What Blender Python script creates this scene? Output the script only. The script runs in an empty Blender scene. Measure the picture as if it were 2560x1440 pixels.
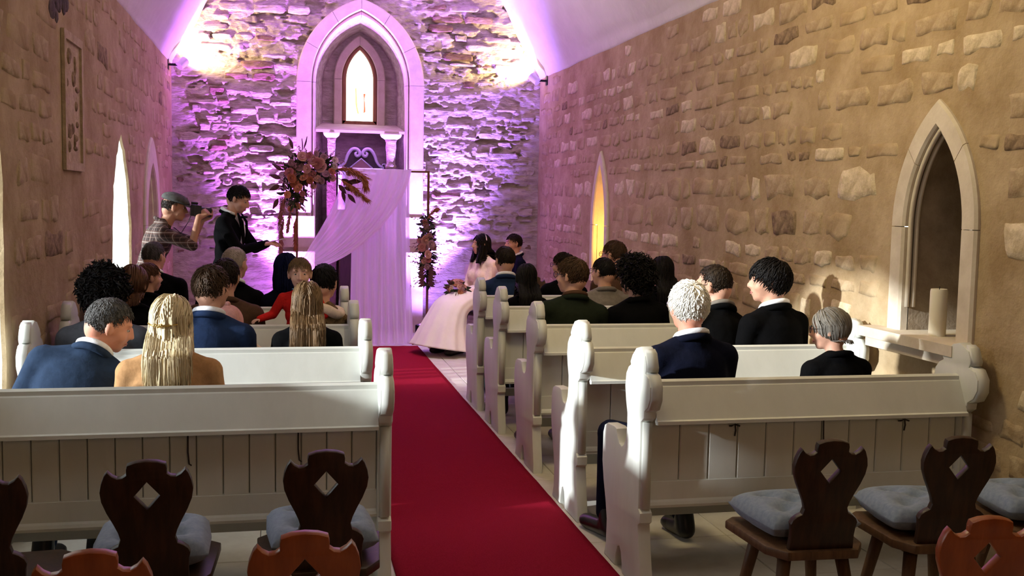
import bpy, bmesh, math, random
import numpy as np
from mathutils import Vector, Matrix

# ------------------------------------------------------------------ camera, sky, sun, exposure
SC = bpy.context.scene
COL = SC.collection
FPX, CAMH, VPX, VPY = 2600.0, 1.6, 712.0, 487.0      # focal length in px of a 2560 px wide frame; vanishing point of the nave
_d = Vector(((VPX - 1280) / FPX, (VPY - 720) / FPX, 1.0)).normalized()
_u = Vector((0, -1, 0)); _u = (_u - _d * _u.dot(_d)).normalized()
_x = _d.cross(_u)
RM = np.array([list(_x), list(_d), list(_u)]).T       # world -> camera (x right, y down, z forward)
cam_data = bpy.data.cameras.new('camera')
cam_data.sensor_width = 36.0
cam_data.lens = FPX / 2560 * 36.0
cam_data.clip_start = 0.05
camera = bpy.data.objects.new('camera', cam_data)
COL.objects.link(camera)
_r = RM.T
camera.matrix_world = Matrix(((_r[0][0], -_r[0][1], -_r[0][2], 0), (_r[1][0], -_r[1][1], -_r[1][2], 0),
                              (_r[2][0], -_r[2][1], -_r[2][2], CAMH), (0, 0, 0, 1)))
SC.camera = camera

def at(px, py, X=None, Y=None, Z=None):
    """point of the room seen at a pixel of the 2560x1440 photograph, on the plane X, Y or Z"""
    r = RM.T @ np.array([(px - 1280) / FPX, (py - 720) / FPX, 1.0])
    o = np.array([0, 0, CAMH])
    k = X / r[0] if X is not None else (Y / r[1] if Y is not None else (Z - CAMH) / r[2])
    return o + r * k

world = bpy.data.worlds.new('World'); SC.world = world; world.use_nodes = True
bg = world.node_tree.nodes['Background']
bg.inputs['Color'].default_value = (0.80, 0.90, 1.0, 1); bg.inputs['Strength'].default_value = 4.2

def lamp(name, kind, loc, target, energy, color, **kw):
    l = bpy.data.lights.new(name, kind); l.energy = energy; l.color = color
    for k, v in kw.items(): setattr(l, k, v)
    o = bpy.data.objects.new(name, l); COL.objects.link(o); o.location = loc
    if target is not None:
        o.rotation_euler = (Vector(target) - Vector(loc)).to_track_quat('-Z', 'Y').to_euler()
    return o
SUN_DIR = Vector((1, 0.19, -0.26))
lamp('sun', 'SUN', (-6, 2, 4), Vector((-6, 2, 4)) + SUN_DIR, 8.5, (0.93, 0.98, 1.0), angle=0.035)
# two warm area lights added over the nave as ambient fill, no fixtures
lamp('nave_fill', 'AREA', (1.3, 2.4, 4.3), (1.6, 6.0, 0.0), 15.0, (1.0, 0.92, 0.80), shape='DISK', size=1.4)
lamp('nave_fill', 'AREA', (1.2, 7.6, 4.5), (1.5, 8.5, 0.0), 15.0, (1.0, 0.86, 0.74), shape='DISK', size=1.4)
lamp('chancel_lamp', 'SPOT', (1.25, 8.6, 4.7), (1.35, 9.9, 0.0), 420.0, (1.0, 0.88, 0.86), spot_size=0.75, spot_blend=0.8, shadow_soft_size=0.12)
lamp('vault_fill', 'AREA', (0.9, 9.6, 3.0), (1.3, 9.4, 6.0), 26.0, (1.0, 0.84, 0.90), shape='DISK', size=0.8)  # no fixture hangs here; added to brighten the vault
lamp('wall_wash', 'AREA', (1.0, 4.6, 3.5), (3.2, 5.2, 2.5), 48.0, (1.0, 0.80, 0.42), shape='DISK', size=0.7)
lamp('entrance_lamp', 'AREA', (0.9, -0.6, 2.2), (0.9, 3.0, 0.4), 8.0, (1.0, 0.62, 0.34), shape='DISK', size=0.7)
SC.view_settings.view_transform = 'Standard'
SC.view_settings.look = 'None'
SC.view_settings.exposure = 0.0
SC.view_settings.gamma = 1.0
SC.view_settings.use_curve_mapping = False

# ------------------------------------------------------------------ materials
MATS = {}
def mat(name, col, col2=None, rough=0.7, scale=8.0, bump=0.0, bscale=40.0, bdist=0.01, metal=0.0, emit=0.0, spec=0.3,
        stretch=(1, 1, 1), sheen=0.0, alpha=1.0, detail=6.0, lo=0.35, hi=0.65, transl=0.0):
    if name in MATS: return MATS[name]
    m = bpy.data.materials.new(name); m.use_nodes = True; MATS[name] = m
    nt = m.node_tree; N = nt.nodes; L = nt.links
    b = N['Principled BSDF']
    b.inputs['Roughness'].default_value = rough; b.inputs['Metallic'].default_value = metal
    b.inputs['Specular IOR Level'].default_value = spec
    b.inputs['Base Color'].default_value = (*col, 1)
    if sheen: b.inputs['Sheen Weight'].default_value = sheen
    if alpha < 1: b.inputs['Alpha'].default_value = alpha
    if emit:
        b.inputs['Emission Color'].default_value = (*col, 1); b.inputs['Emission Strength'].default_value = emit
    tc = N.new('ShaderNodeTexCoord'); mp = N.new('ShaderNodeMapping')
    mp.inputs['Scale'].default_value = stretch
    L.new(tc.outputs['Object'], mp.inputs['Vector'])
    if col2 is not None:
        n = N.new('ShaderNodeTexNoise'); n.inputs['Scale'].default_value = scale; n.inputs['Detail'].default_value = detail
        n.inputs['Roughness'].default_value = 0.65
        r = N.new('ShaderNodeValToRGB'); r.color_ramp.elements[0].position = lo; r.color_ramp.elements[1].position = hi
        r.color_ramp.elements[0].color = (*col, 1); r.color_ramp.elements[1].color = (*col2, 1)
        L.new(mp.outputs['Vector'], n.inputs['Vector']); L.new(n.outputs['Fac'], r.inputs['Fac'])
        L.new(r.outputs['Color'], b.inputs['Base Color'])
    if bump:
        n2 = N.new('ShaderNodeTexNoise'); n2.inputs['Scale'].default_value = bscale; n2.inputs['Detail'].default_value = detail
        n2.inputs['Roughness'].default_value = 0.6
        bp = N.new('ShaderNodeBump'); bp.inputs['Strength'].default_value = bump; bp.inputs['Distance'].default_value = bdist
        L.new(mp.outputs['Vector'], n2.inputs['Vector']); L.new(n2.outputs['Fac'], bp.inputs['Height'])
        L.new(bp.outputs['Normal'], b.inputs['Normal'])
    if transl:
        t = N.new('ShaderNodeBsdfTranslucent'); t.inputs['Color'].default_value = (*col, 1)
        mx = N.new('ShaderNodeMixShader'); mx.inputs['Fac'].default_value = transl
        L.new(b.outputs['BSDF'], mx.inputs[1]); L.new(t.outputs['BSDF'], mx.inputs[2])
        out = N['Material Output']; last = mx
        if alpha < 1:
            tr = N.new('ShaderNodeBsdfTransparent'); m2 = N.new('ShaderNodeMixShader'); m2.inputs['Fac'].default_value = alpha
            b.inputs['Alpha'].default_value = 1.0
            L.new(tr.outputs['BSDF'], m2.inputs[1]); L.new(mx.outputs['Shader'], m2.inputs[2]); last = m2
        L.new(last.outputs['Shader'], out.inputs['Surface'])
    return m

# ------------------------------------------------------------------ object helpers
def tag(o, label=None, cat=None, group=None, kind=None):
    if label: o['label'] = label
    if cat: o['category'] = cat
    if group: o['group'] = group
    if kind: o['kind'] = kind
    return o

def thing(name, label, cat, loc=(0, 0, 0), rz=0.0, group=None, scale=1.0):
    o = bpy.data.objects.new(name, None); COL.objects.link(o)
    o.empty_display_size = 0.1
    o.location = loc; o.rotation_euler = (0, 0, rz); o.scale = (scale,) * 3
    return tag(o, label, cat, group)

def link(name, me, parent=None, loc=None):
    o = bpy.data.objects.new(name, me); COL.objects.link(o)
    if parent is not None: o.parent = parent
    if loc is not None: o.location = loc
    return o

def mk(name, V, Fc, m=None, parent=None, smooth=True, loc=None, mats=None, mi=None):
    me = bpy.data.meshes.new(name)
    me.from_pydata([tuple(map(float, v)) for v in V], [], [tuple(f) for f in Fc]); me.update()
    if smooth: me.polygons.foreach_set('use_smooth', [True] * len(me.polygons))
    for q in (mats or ([m] if m else [])): me.materials.append(q)
    if mi is not None: me.polygons.foreach_set('material_index', mi)
    return link(name, me, parent, loc)

class G:
    """collects verts and faces of one mesh"""
    def __init__(s): s.V = []; s.F = []
    def add(s, V, Fc):
        n = len(s.V); s.V += [tuple(v) for v in V]; s.F += [tuple(i + n for i in f) for f in Fc]; return s
    def box(s, a, b, tx=None):
        (x0, y0, z0), (x1, y1, z1) = a, b
        V = [(x0, y0, z0), (x1, y0, z0), (x1, y1, z0), (x0, y1, z0), (x0, y0, z1), (x1, y0, z1), (x1, y1, z1), (x0, y1, z1)]
        if tx: V = [tx(v) for v in V]
        return s.add(V, [(0, 3, 2, 1), (4, 5, 6, 7), (0, 1, 5, 4), (1, 2, 6, 5), (2, 3, 7, 6), (3, 0, 4, 7)])
    def prism(s, poly, a, b, axis=0):
        """convex-ish outline (p,q) extruded from a to b along axis"""
        n = len(poly)
        def pt(p, q, t): return [(t, p, q), (p, t, q), (p, q, t)][axis]
        V = [pt(p, q, a) for p, q in poly] + [pt(p, q, b) for p, q in poly]
        return s.add(V, [tuple(range(n))[::-1], tuple(range(n, 2 * n))] + [(i, (i + 1) % n, (i + 1) % n + n, i + n) for i in range(n)])
    def tube(s, pts, rad, n=8, flat=1.0, cap=True):
        P = [Vector(p) for p in pts]; k = len(P)
        R = rad if hasattr(rad, '__len__') else [rad] * k
        V = []; a = None
        for i in range(k):
            t = (P[min(i + 1, k - 1)] - P[max(i - 1, 0)])
            t = t.normalized() if t.length > 1e-9 else Vector((0, 0, 1))
            if a is None:
                ref = Vector((0, 0, 1)) if abs(t.z) < 0.9 else Vector((0, 1, 0)); a = t.cross(ref)
            else: a = a - t * a.dot(t)                  # carried along the path without twisting
            a.normalize(); b = t.cross(a)
            for j in range(n):
                th = 2 * math.pi * j / n
                V.append(tuple(P[i] + a * (math.cos(th) * R[i]) + b * (math.sin(th) * R[i] * flat)))
        Fc = [(i * n + j, i * n + (j + 1) % n, (i + 1) * n + (j + 1) % n, (i + 1) * n + j) for i in range(k - 1) for j in range(n)]
        if cap: Fc += [tuple(range(n))[::-1], tuple(range((k - 1) * n, k * n))]
        return s.add(V, Fc)
    def lathe(s, prof, n=20, c=(0, 0, 0), sx=1.0, sy=1.0):
        V = [(c[0] + r * sx * math.cos(2 * math.pi * j / n), c[1] + r * sy * math.sin(2 * math.pi * j / n), c[2] + z) for r, z in prof for j in range(n)]
        k = len(prof)
        Fc = [(i * n + j, i * n + (j + 1) % n, (i + 1) * n + (j + 1) % n, (i + 1) * n + j) for i in range(k - 1) for j in range(n)]
        Fc += [tuple(range(n))[::-1], tuple(range((k - 1) * n, k * n))]
        return s.add(V, Fc)
    def ball(s, c, r, n=10, m=7, R=None):
        if not hasattr(r, '__len__'): r = (r, r, r)
        V = [(0, 0, 1)]
        for i in range(1, m):
            ph = math.pi * i / m
            V += [(math.sin(ph) * math.cos(2 * math.pi * j / n), math.sin(ph) * math.sin(2 * math.pi * j / n), math.cos(ph)) for j in range(n)]
        V.append((0, 0, -1)); V = np.array(V) * np.array(r)
        if R is not None: V = V @ np.array(R).T
        V = V + np.array(c); k = len(V) - 1
        Fc = [(0, 1 + j, 1 + (j + 1) % n) for j in range(n)]
        for i in range(m - 2):
            a = 1 + i * n
            Fc += [(a + j, a + n + j, a + n + (j + 1) % n, a + (j + 1) % n) for j in range(n)]
        a = 1 + (m - 2) * n
        Fc += [(k, a + (j + 1) % n, a + j) for j in range(n)]
        return s.add(V, Fc)
    def build(s, name, m=None, parent=None, smooth=True, loc=None): return mk(name, s.V, s.F, m, parent, smooth, loc)

def dg(): return bpy.context.evaluated_depsgraph_get()

def bake(ob):
    """mesh of an object with its modifiers, the object removed"""
    d = dg(); d.update()
    me = bpy.data.meshes.new_from_object(ob.evaluated_get(d), preserve_all_data_layers=False, depsgraph=d)
    data = ob.data; bpy.data.objects.remove(ob)
    (bpy.data.curves if isinstance(data, bpy.types.Curve) else bpy.data.meshes).remove(data)
    return me

def plate(outlines, thick, bevel=0.0, to=None):
    """flat board with holes (first outline is the rim), bevelled, centred on its own plane; to maps (u,v,w) -> xyz"""
    c = bpy.data.curves.new('plate', 'CURVE'); c.dimensions = '2D'; c.fill_mode = 'BOTH'
    c.extrude = max(thick / 2 - bevel, 0.0); c.bevel_depth = bevel; c.bevel_resolution = 1; c.offset = -bevel
    for o in outlines:
        sp = c.splines.new('POLY'); sp.points.add(len(o) - 1); sp.use_cyclic_u = True
        for p, (u, v) in zip(sp.points, o): p.co = (u, v, 0, 1)
    ob = bpy.data.objects.new('plate', c); COL.objects.link(ob)
    me = bake(ob)
    if to is not None:
        for v in me.vertices: v.co = to(*v.co)
    me.materials.clear()
    return me

def smooth_by_angle(me, ang=0.6):
    bm = bmesh.new(); bm.from_mesh(me)
    bmesh.ops.remove_doubles(bm, verts=bm.verts, dist=1e-5)
    bmesh.ops.recalc_face_normals(bm, faces=bm.faces)
    for f in bm.faces: f.smooth = True
    for e in bm.edges: e.smooth = (len(e.link_faces) == 2 and e.calc_face_angle(9) < ang)
    bm.to_mesh(me); bm.free(); return me

def copy_tree(o, parent=None):
    c = o.copy(); COL.objects.link(c)
    if parent is not None:
        c.parent = parent; c.matrix_parent_inverse = o.matrix_parent_inverse
    for ch in list(o.children): copy_tree(ch, c)
    return c

def spline(pts, n=6, closed=True):
    """Catmull-Rom through points, n samples a span"""
    P = [np.array(p, float) for p in pts]; k = len(P); out = []
    for i in range(k if closed else k - 1):
        if closed: a, b, c, d = P[i - 1], P[i], P[(i + 1) % k], P[(i + 2) % k]
        else: a, b, c, d = P[max(i - 1, 0)], P[i], P[i + 1], P[min(i + 2, k - 1)]
        for j in range(n):
            t = j / n
            out.append(0.5 * ((2 * b) + (c - a) * t + (2 * a - 5 * b + 4 * c - d) * t * t + (3 * b - a - 3 * c + d) * t ** 3))
    if not closed: out.append(P[-1])
    return out

def vnoise(x, y, seed=0):
    """smooth 2-D value noise in 0..1"""
    xi = np.floor(x).astype(np.int64); yi = np.floor(y).astype(np.int64); xf = x - xi; yf = y - yi
    def h(a, b):
        n = (a * 374761393 + b * 668265263 + seed * 1442695041) & 0x7fffffff
        n = ((n ^ (n >> 13)) * 1274126177) & 0x7fffffff
        return ((n ^ (n >> 16)) & 0xffff) / 65535.0
    u = xf * xf * (3 - 2 * xf); v = yf * yf * (3 - 2 * yf)
    return (h(xi, yi) * (1 - u) + h(xi + 1, yi) * u) * (1 - v) + (h(xi, yi + 1) * (1 - u) + h(xi + 1, yi + 1) * u) * v

def fbm(x, y, seed=0, oct=4):
    s = 0; a = 0.5
    for i in range(oct):
        s = s + a * (vnoise(x * 2 ** i, y * 2 ** i, seed + i * 17) - 0.5); a *= 0.55
    return s
# ------------------------------------------------------------------ the chapel: shell
XL, XR, YE, ZS = -1.24, 3.01, 12.35, 3.04            # left wall, right wall, altar wall, springing of the vault
YF = -1.6
M_mortar = mat('lime mortar', (0.30, 0.205, 0.105), (0.47, 0.355, 0.215), rough=0.95, scale=2.6, bump=0.55, bscale=26, bdist=0.016, spec=0.1, detail=9)
M_stoneA = mat('rubble stone tan', (0.31, 0.215, 0.12), (0.47, 0.36, 0.225), rough=0.95, scale=11, bump=0.8, bscale=34, bdist=0.012, spec=0.1)
M_stoneB = mat('rubble stone pale', (0.43, 0.335, 0.205), (0.68, 0.56, 0.39), rough=0.95, scale=13, bump=0.8, bscale=34, bdist=0.012, spec=0.1)
M_stoneC = mat('rubble stone brown', (0.14, 0.092, 0.055), (0.34, 0.24, 0.145), rough=0.95, scale=18, bump=0.8, bscale=36, bdist=0.012, spec=0.1)
M_rock = mat('altar wall rock', (0.40, 0.325, 0.27), (0.64, 0.56, 0.49), rough=0.95, scale=9, bump=1.0, bscale=30, bdist=0.03, spec=0.1, stretch=(0.55, 1, 1.7))
M_rockdark = mat('altar wall dark rock', (0.20, 0.12, 0.085), (0.34, 0.23, 0.17), rough=0.95, scale=9, bump=1.0, bscale=34, bdist=0.03, spec=0.1, stretch=(0.55, 1, 1.7))
M_ashlar = mat('dressed sandstone', (0.55, 0.47, 0.36), (0.66, 0.58, 0.46), rough=0.85, scale=7, bump=0.25, bscale=60, bdist=0.005, spec=0.2)
M_plaster = mat('vault plaster', (0.66, 0.62, 0.58), (0.72, 0.68, 0.64), rough=0.9, scale=3, bump=0.35, bscale=9, bdist=0.02, spec=0.1)
M_darkstone = mat('dark recess stone', (0.10, 0.06, 0.05), (0.16, 0.10, 0.085), rough=0.95, scale=14, bump=0.6, bscale=30, bdist=0.02, spec=0.1)
M_floor = mat('pale floor stone', (0.50, 0.46, 0.40), (0.60, 0.57, 0.51), rough=0.55, scale=5, bump=0.2, bscale=50, bdist=0.003, spec=0.3)
M_joint = mat('floor joint', (0.36, 0.33, 0.28), (0.42, 0.39, 0.33), rough=0.9, scale=20)
M_carpet = mat('red carpet', (0.22, 0.006, 0.020), (0.30, 0.011, 0.032), rough=0.97, scale=220, bump=0.8, bscale=420, bdist=0.006, spec=0.03)
M_white = mat('white painted wood', (0.60, 0.61, 0.56), (0.68, 0.69, 0.64), rough=0.5, scale=4, bump=0.12, bscale=30, bdist=0.003, spec=0.35, stretch=(1, 1, 0.3))

def arch_pts(c, half, zs, apex, z0, n=14):
    """pointed-arch outline as (u, z) from the left foot over the apex to the right foot"""
    h = apex - zs; cc = (h * h - half * half) / (2 * half); R = half + cc
    t1 = math.atan2(h, cc)
    right = [(c - cc + R * math.cos(t1 * i / n), zs + R * math.sin(t1 * i / n)) for i in range(n + 1)]
    left = [(2 * c - u, z) for u, z in right]
    jn = 8
    jl = [(c - half, z0 + (zs - z0) * i / jn) for i in range(jn)]
    jr = [(c + half, zs - (zs - z0) * i / jn) for i in range(1, jn + 1)]
    return jl + left + right[::-1][1:] + jr

def inside(poly, u, v):
    r = False; k = len(poly)
    for i in range(k):
        (a, b), (c, d) = poly[i], poly[i - 1]
        if (b > v) != (d > v) and u < (c - a) * (v - b) / (d - b) + a: r = not r
    return r

def loft(name, A, B, m, parent, close=False, smooth=True):
    n = len(A)
    V = list(A) + list(B); Fc = [(i, i + 1, n + i + 1, n + i) for i in range(n - 1)]
    if close: Fc.append(tuple(range(n, 2 * n)))
    o = mk(name, V, Fc, m, parent, smooth)
    smooth_by_angle(o.data, 0.7); return o

def ring_blocks(parent, to, inner, outer, cuts, d0, d1, m, name='arch_block', gap=0.004, chamf=0.012):
    """dressed blocks between two outlines of equal length; cuts are index pairs; to maps (u,z,depth) -> xyz"""
    for a, b in cuts:
        I = [np.array(p) for p in inner[a:b + 1]]; O = [np.array(p) for p in outer[a:b + 1]]
        for Q in (I, O):
            for e, f in ((0, 1), (-1, -2)):
                dlt = Q[f] - Q[e]; L = np.linalg.norm(dlt)
                if L > 1e-6: Q[e] = Q[e] + dlt / L * gap / 2
        n = len(I); V = []
        for k in range(n):
            w = O[k] - I[k]; w = w / (np.linalg.norm(w) + 1e-9)
            for q, d in ((I[k], d1), (I[k], d0 + chamf), (I[k] + w * chamf, d0), (O[k] - w * chamf, d0), (O[k], d0 + chamf), (O[k], d1)):
                V.append(to(q[0], q[1], d))
        Fc = [(i * 6 + j, i * 6 + j + 1, (i + 1) * 6 + j + 1, (i + 1) * 6 + j) for i in range(n - 1) for j in range(5)]
        Fc += [tuple(range(6)), tuple(range((n - 1) * 6, n * 6))[::-1]]
        me = mk(name, V, Fc, m, parent, True)
        smooth_by_angle(me.data, 0.5)

# ---- floor with stone tiles
floor = tag(mk('floor', [(XL - .8, YF, -.012), (XR + .6, YF, -.012), (XR + .6, YE + .8, -.012), (XL - .8, YE + .8, -.012)], [(0, 1, 2, 3)], M_joint), kind='structure')
tx0, ty0 = 2.09 - 0.55 * 7, 4.02 - 0.55 * 11
tile_me = None
for i in range(9):
    for j in range(26):
        x0, y0 = tx0 + 0.55 * i, ty0 + 0.55 * j
        x1, y1 = min(x0 + 0.547, XR), min(y0 + 0.547, YE)
        x0, y0 = max(x0, XL), max(y0, YF)
        if x1 - x0 < .03 or y1 - y0 < .03: continue
        full = abs(x1 - x0 - .547) < 1e-6 and abs(y1 - y0 - .547) < 1e-6
        if full and tile_me:
            link('tile', tile_me, floor, ((x0 + x1) / 2, (y0 + y1) / 2, 0)); continue
        a, b, e = (x1 - x0) / 2, (y1 - y0) / 2, 0.003
        V = [(-a, -b, -.012), (a, -b, -.012), (a, b, -.012), (-a, b, -.012), (-a, -b, -e), (a, -b, -e), (a, b, -e), (-a, b, -e),
             (-a + e, -b + e, 0), (a - e, -b + e, 0), (a - e, b - e, 0), (-a + e, b - e, 0)]
        Fc = [(8, 9, 10, 11)] + [(i0 + k, i0 + (k + 1) % 4, i0 + 4 + (k + 1) % 4, i0 + 4 + k) for i0 in (0, 4) for k in range(4)]
        o = mk('tile', V, Fc, M_floor, floor, False, ((x0 + x1) / 2, (y0 + y1) / 2, 0))
        if full: tile_me = o.data

# ---- vault
VAULT = [(0, 0), (.05, .10), (.15, .26), (.31, .54), (.47, .88), (.80, 1.38), (1.30, 1.84), (1.75, 2.06), (2.125, 2.14)]
vp = spline(VAULT, 4, False)
half = [(XL + p[0], ZS + p[1]) for p in vp]; other = [(XR - p[0], ZS + p[1]) for p in vp[::-1][1:]]
CEIL = half + other
rng = random.Random(3)
ys = [YF + (YE + .9 - YF) * j / 40 for j in range(41)]
CEIL = [(XL - .04, ZS - .02)] + CEIL + [(XR + .04, ZS - .02)]
V = [(x + rng.uniform(-.006, .006), y, z + rng.uniform(-.006, .006)) for y in ys for x, z in CEIL]; n = len(CEIL)
tag(mk('ceiling', V, [(j * n + i, (j + 1) * n + i, (j + 1) * n + i + 1, j * n + i + 1) for j in range(40) for i in range(n - 1)], M_plaster), kind='structure')
def vault_z(x):
    e = min(x - XL, XR - x); return ZS + float(np.interp(e, [p[0] for p in VAULT], [p[1] for p in VAULT]))

# ---- stones set in a wall, each its own piece
def stones(parent, to, u0, u1, v0, v1, ch, ln, free, mats, seed, proud=(0.004, 0.016), amp=0.006, nu=7, nv=5, cap=300, key=None, keep=1.0, top=None):
    r = random.Random(seed); got = []
    v = v0; row = 0
    while v < v1:
        h = r.uniform(*ch); u = u0 - r.uniform(0, ln[0])
        while u < u1:
            l = r.uniform(*ln) * (0.7 + h / ch[1] * 0.5)
            a, b, c, d = max(u, u0), min(u + l, u1), v + r.uniform(-.012, .012), v + h * r.uniform(.82, 1.0)
            u += l
            if b - a < .06 or r.random() > keep: continue
            ok = all(free(a + (b - a) * s, c + (d - c) * t) for s in (-.03, .5, 1.03) for t in (-.04, .5, 1.04))
            if not ok: continue
            got.append((a, b, c, d, r.choice(mats), r.uniform(*proud), r.random()))
        v += h; row += 1
    if key: got.sort(key=key)
    rest = G(); rest_m = None
    for i, (a, b, c, d, m, pr, rnd) in enumerate(got):
        g = 0.010; cu, cv = (a + b) / 2, (c + d) / 2; hu, hv = (b - a) / 2 - g, (d - c) / 2 - g
        S = np.linspace(-1, 1, nu); T = np.linspace(-1, 1, nv)
        S = np.sign(S) * np.abs(S) ** 0.72; T = np.sign(T) * np.abs(T) ** 0.72
        SS, TT = np.meshgrid(S, T)
        sq = 1 - 0.10 * (SS ** 2) * (TT ** 2) * 1.4
        q_ = .55 * min(hu, hv)
        jx = (vnoise(SS * 1.6 + i * 3.1 + 50, TT * 1.6 + 50, seed) - .5) * q_ * 1.3; jy = (vnoise(SS * 1.6 + 50, TT * 1.3 + i * 5.7 + 50, seed + 9) - .5) * q_
        U = cu + SS * hu * sq + jx; W = cv + TT * hv * sq + jy
        edge = np.maximum(np.abs(SS), np.abs(TT)); rim = edge > 0.999
        D = pr * (1.0 - 0.3 * edge ** 5) + amp * 2 * fbm(U * 11 + i, W * 14, seed + 3, 3) + (rnd - .5) * amp * TT * 1.5
        D = np.where(rim, -0.03, D)
        P = np.array([to(x, y, -q) for x, y, q in zip(U.ravel(), W.ravel(), D.ravel())])
        Fc = [(y * nu + x, y * nu + x + 1, (y + 1) * nu + x + 1, (y + 1) * nu + x) for y in range(nv - 1) for x in range(nu - 1)]
        if i < cap:
            o0 = np.array(to(cu, cv, 0)); mk('stone', P - o0, Fc, m, parent, True, tuple(o0))
        else: rest.add(P, Fc)
    if rest.V:
        tag(rest.build('far_stones', mats[0], parent), kind='stuff')

def midp(a, b): return [((u + p) / 2, (v + q) / 2) for (u, v), (p, q) in zip(a, b)]
def sheet(name, rim, holes, to, m):
    me = plate([rim] + holes, 0.02, 0.0, lambda u, v, w: to(u, v, w + 0.012))
    me.materials.append(m); o = link(name, me); return tag(o, kind='structure')

# ---- right wall
toR = lambda u, v, d: (XR + d, u, v)
R1o = arch_pts(4.40, 0.332, 1.50, 2.105, 0.97); R1i = arch_pts(4.40, 0.222, 1.50, 1.98, 0.97)
R2o = arch_pts(9.76, 0.28, 1.36, 2.085, 0.80); R2i = arch_pts(9.76, 0.185, 1.36, 1.95, 0.80)
wall_right = sheet('wall_right', [(YF, -.06), (YE + .9, -.06), (YE + .9, ZS + .03), (YF, ZS + .03)], [midp(R1i, R1o), midp(R2i, R2o)], toR, M_mortar)
def freeR(u, v):
    return 0.02 < v < ZS - 0.01 and not inside(R1o, u, v) and not inside(R2o, u, v) and not (3.98 < u < 4.9 and .84 < v < 1.0) and u < YE - .03
stones(wall_right, toR, 3.3, YE - .02, 0.02, ZS, (0.09, 0.24), (0.12, 0.44), freeR, [M_stoneA] * 5 + [M_stoneB] * 4 + [M_mortar] * 5 + [M_stoneC], 11,
       proud=(0.0005, 0.005), amp=0.003, key=lambda g: g[0] if g[2] > 0.7 else g[0] + 20, keep=0.94, nu=9, nv=6)
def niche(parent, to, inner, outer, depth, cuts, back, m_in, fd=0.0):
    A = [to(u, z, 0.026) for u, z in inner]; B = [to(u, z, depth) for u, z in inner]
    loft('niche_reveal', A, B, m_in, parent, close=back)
    g = G(); (u0, z0), (u1, _) = inner[0], inner[-1]
    g.add([to(u0, z0, 0), to(u1, z0, 0), to(u1, z0, depth), to(u0, z0, depth)], [(0, 1, 2, 3)])
    g.build('niche_floor', m_in, parent)
    ring_blocks(parent, to, inner, outer, cuts, -0.022 + fd, 0.03, M_ashlar)
CUTS = [(0, 7), (7, 17), (17, 22), (22, 27), (27, 36), (36, 44)]
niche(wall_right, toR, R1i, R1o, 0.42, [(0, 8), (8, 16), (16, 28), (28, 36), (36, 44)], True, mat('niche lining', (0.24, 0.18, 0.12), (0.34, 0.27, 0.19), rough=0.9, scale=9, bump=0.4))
niche(wall_right, toR, R2i, R2o, 0.42, [(0, 8), (8, 22), (22, 36), (36, 44)], True, M_ashlar)
# rolled moulding inside the far edge of the near niche
g = G()
for off, rr in ((0.012, 0.013), (0.045, 0.013)):
    g.tube([toR(u + (0.012 if u < 4.4 else -0.012), z, off) for u, z in R1i if z > 1.1], rr, 6)
g.build('niche_moulding', M_ashlar, wall_right)
g = G(); g.box((XR - .115, 4.06, .935), (XR + .42, 4.84, .985)); g.box((XR - .085, 4.09, .885), (XR + .02, 4.81, .935))
g.build('niche_sill', M_ashlar, wall_right, smooth=False)

# ---- left wall
toL = lambda u, v, d: (XL - d, u, v)
W1i = arch_pts(4.265, 0.815, 1.64, 2.33, 0.33); W1o = arch_pts(4.07, 0.91, 1.70, 2.55, 0.30)
def shade_step(P, u, z):
    """invented step in the sill, nearer the entrance, that blocks part of the sun"""
    k = sum(1 for q in P[:8] if q[1] < z)
    zs = P[8][1]; P = [(q[0], z + (zs - z) * i / 8) if i < 8 else q for i, q in enumerate(P)]
    return P + [(u, P[-1][1]), (u, z)]
W1i = shade_step(W1i, 4.00, 1.20); W1o = shade_step(W1o, 3.86, 1.30)  # out-of-view sill step added to keep sun off the nearest left pew
W2i = arch_pts(8.61, 0.49, 1.20, 2.05, 0.33); W2o = arch_pts(8.62, 0.64, 1.35, 2.25, 0.30)
N3i = arch_pts(10.42, 0.40, 1.30, 1.87, 0.75); N3o = arch_pts(10.42, 0.58, 1.30, 2.12, 0.75)
rw = random.Random(8)
def ragged(P, a): return [(u + rw.uniform(-a, a), z + rw.uniform(-a, a)) if 0 < i < len(P) - 1 else (u, z) for i, (u, z) in enumerate(P)]
W1r, W2r = ragged(W1i, .018), ragged(W2i, .020)
wall_left = sheet('wall_left', [(YF, -.06), (YE + .9, -.06), (YE + .9, ZS + .03), (YF, ZS + .03)], [W1r, W2r, midp(N3i, N3o)], toL, M_mortar)
PAN = (6.40, 6.96, 1.72, 2.52)
def freeL(u, v):
    return 0.02 < v < ZS - .01 and not inside(W1r, u, v) and not inside(W2r, u, v) and not inside(N3o, u, v) and not (PAN[0] - .04 < u < PAN[1] + .04 and PAN[2] - .04 < v < PAN[3] + .04)
stones(wall_left, toL, 4.9, YE - .02, 0.5, ZS, (0.12, 0.24), (0.18, 0.5), freeL, [M_stoneA] * 4 + [M_mortar] * 7 + [M_stoneC], 23, proud=(0.0005, 0.0045), amp=0.003, keep=0.75, nu=8, nv=6)
M_reveal = mat('whitewashed reveal', (0.74, 0.70, 0.60), (0.80, 0.77, 0.68), rough=0.9, scale=6, bump=0.5, bscale=20, bdist=0.02)
niche(wall_left, toL, N3i, N3o, 0.22, [(0, 8), (8, 22), (22, 36), (36, 44)], True, M_ashlar)
M_glass = mat('window glass', (0.9, 0.95, 1.0), rough=0.05, alpha=0.10, spec=0.5)
M_lead = mat('leaded bar', (0.10, 0.10, 0.10), rough=0.6, metal=0.6)
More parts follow.
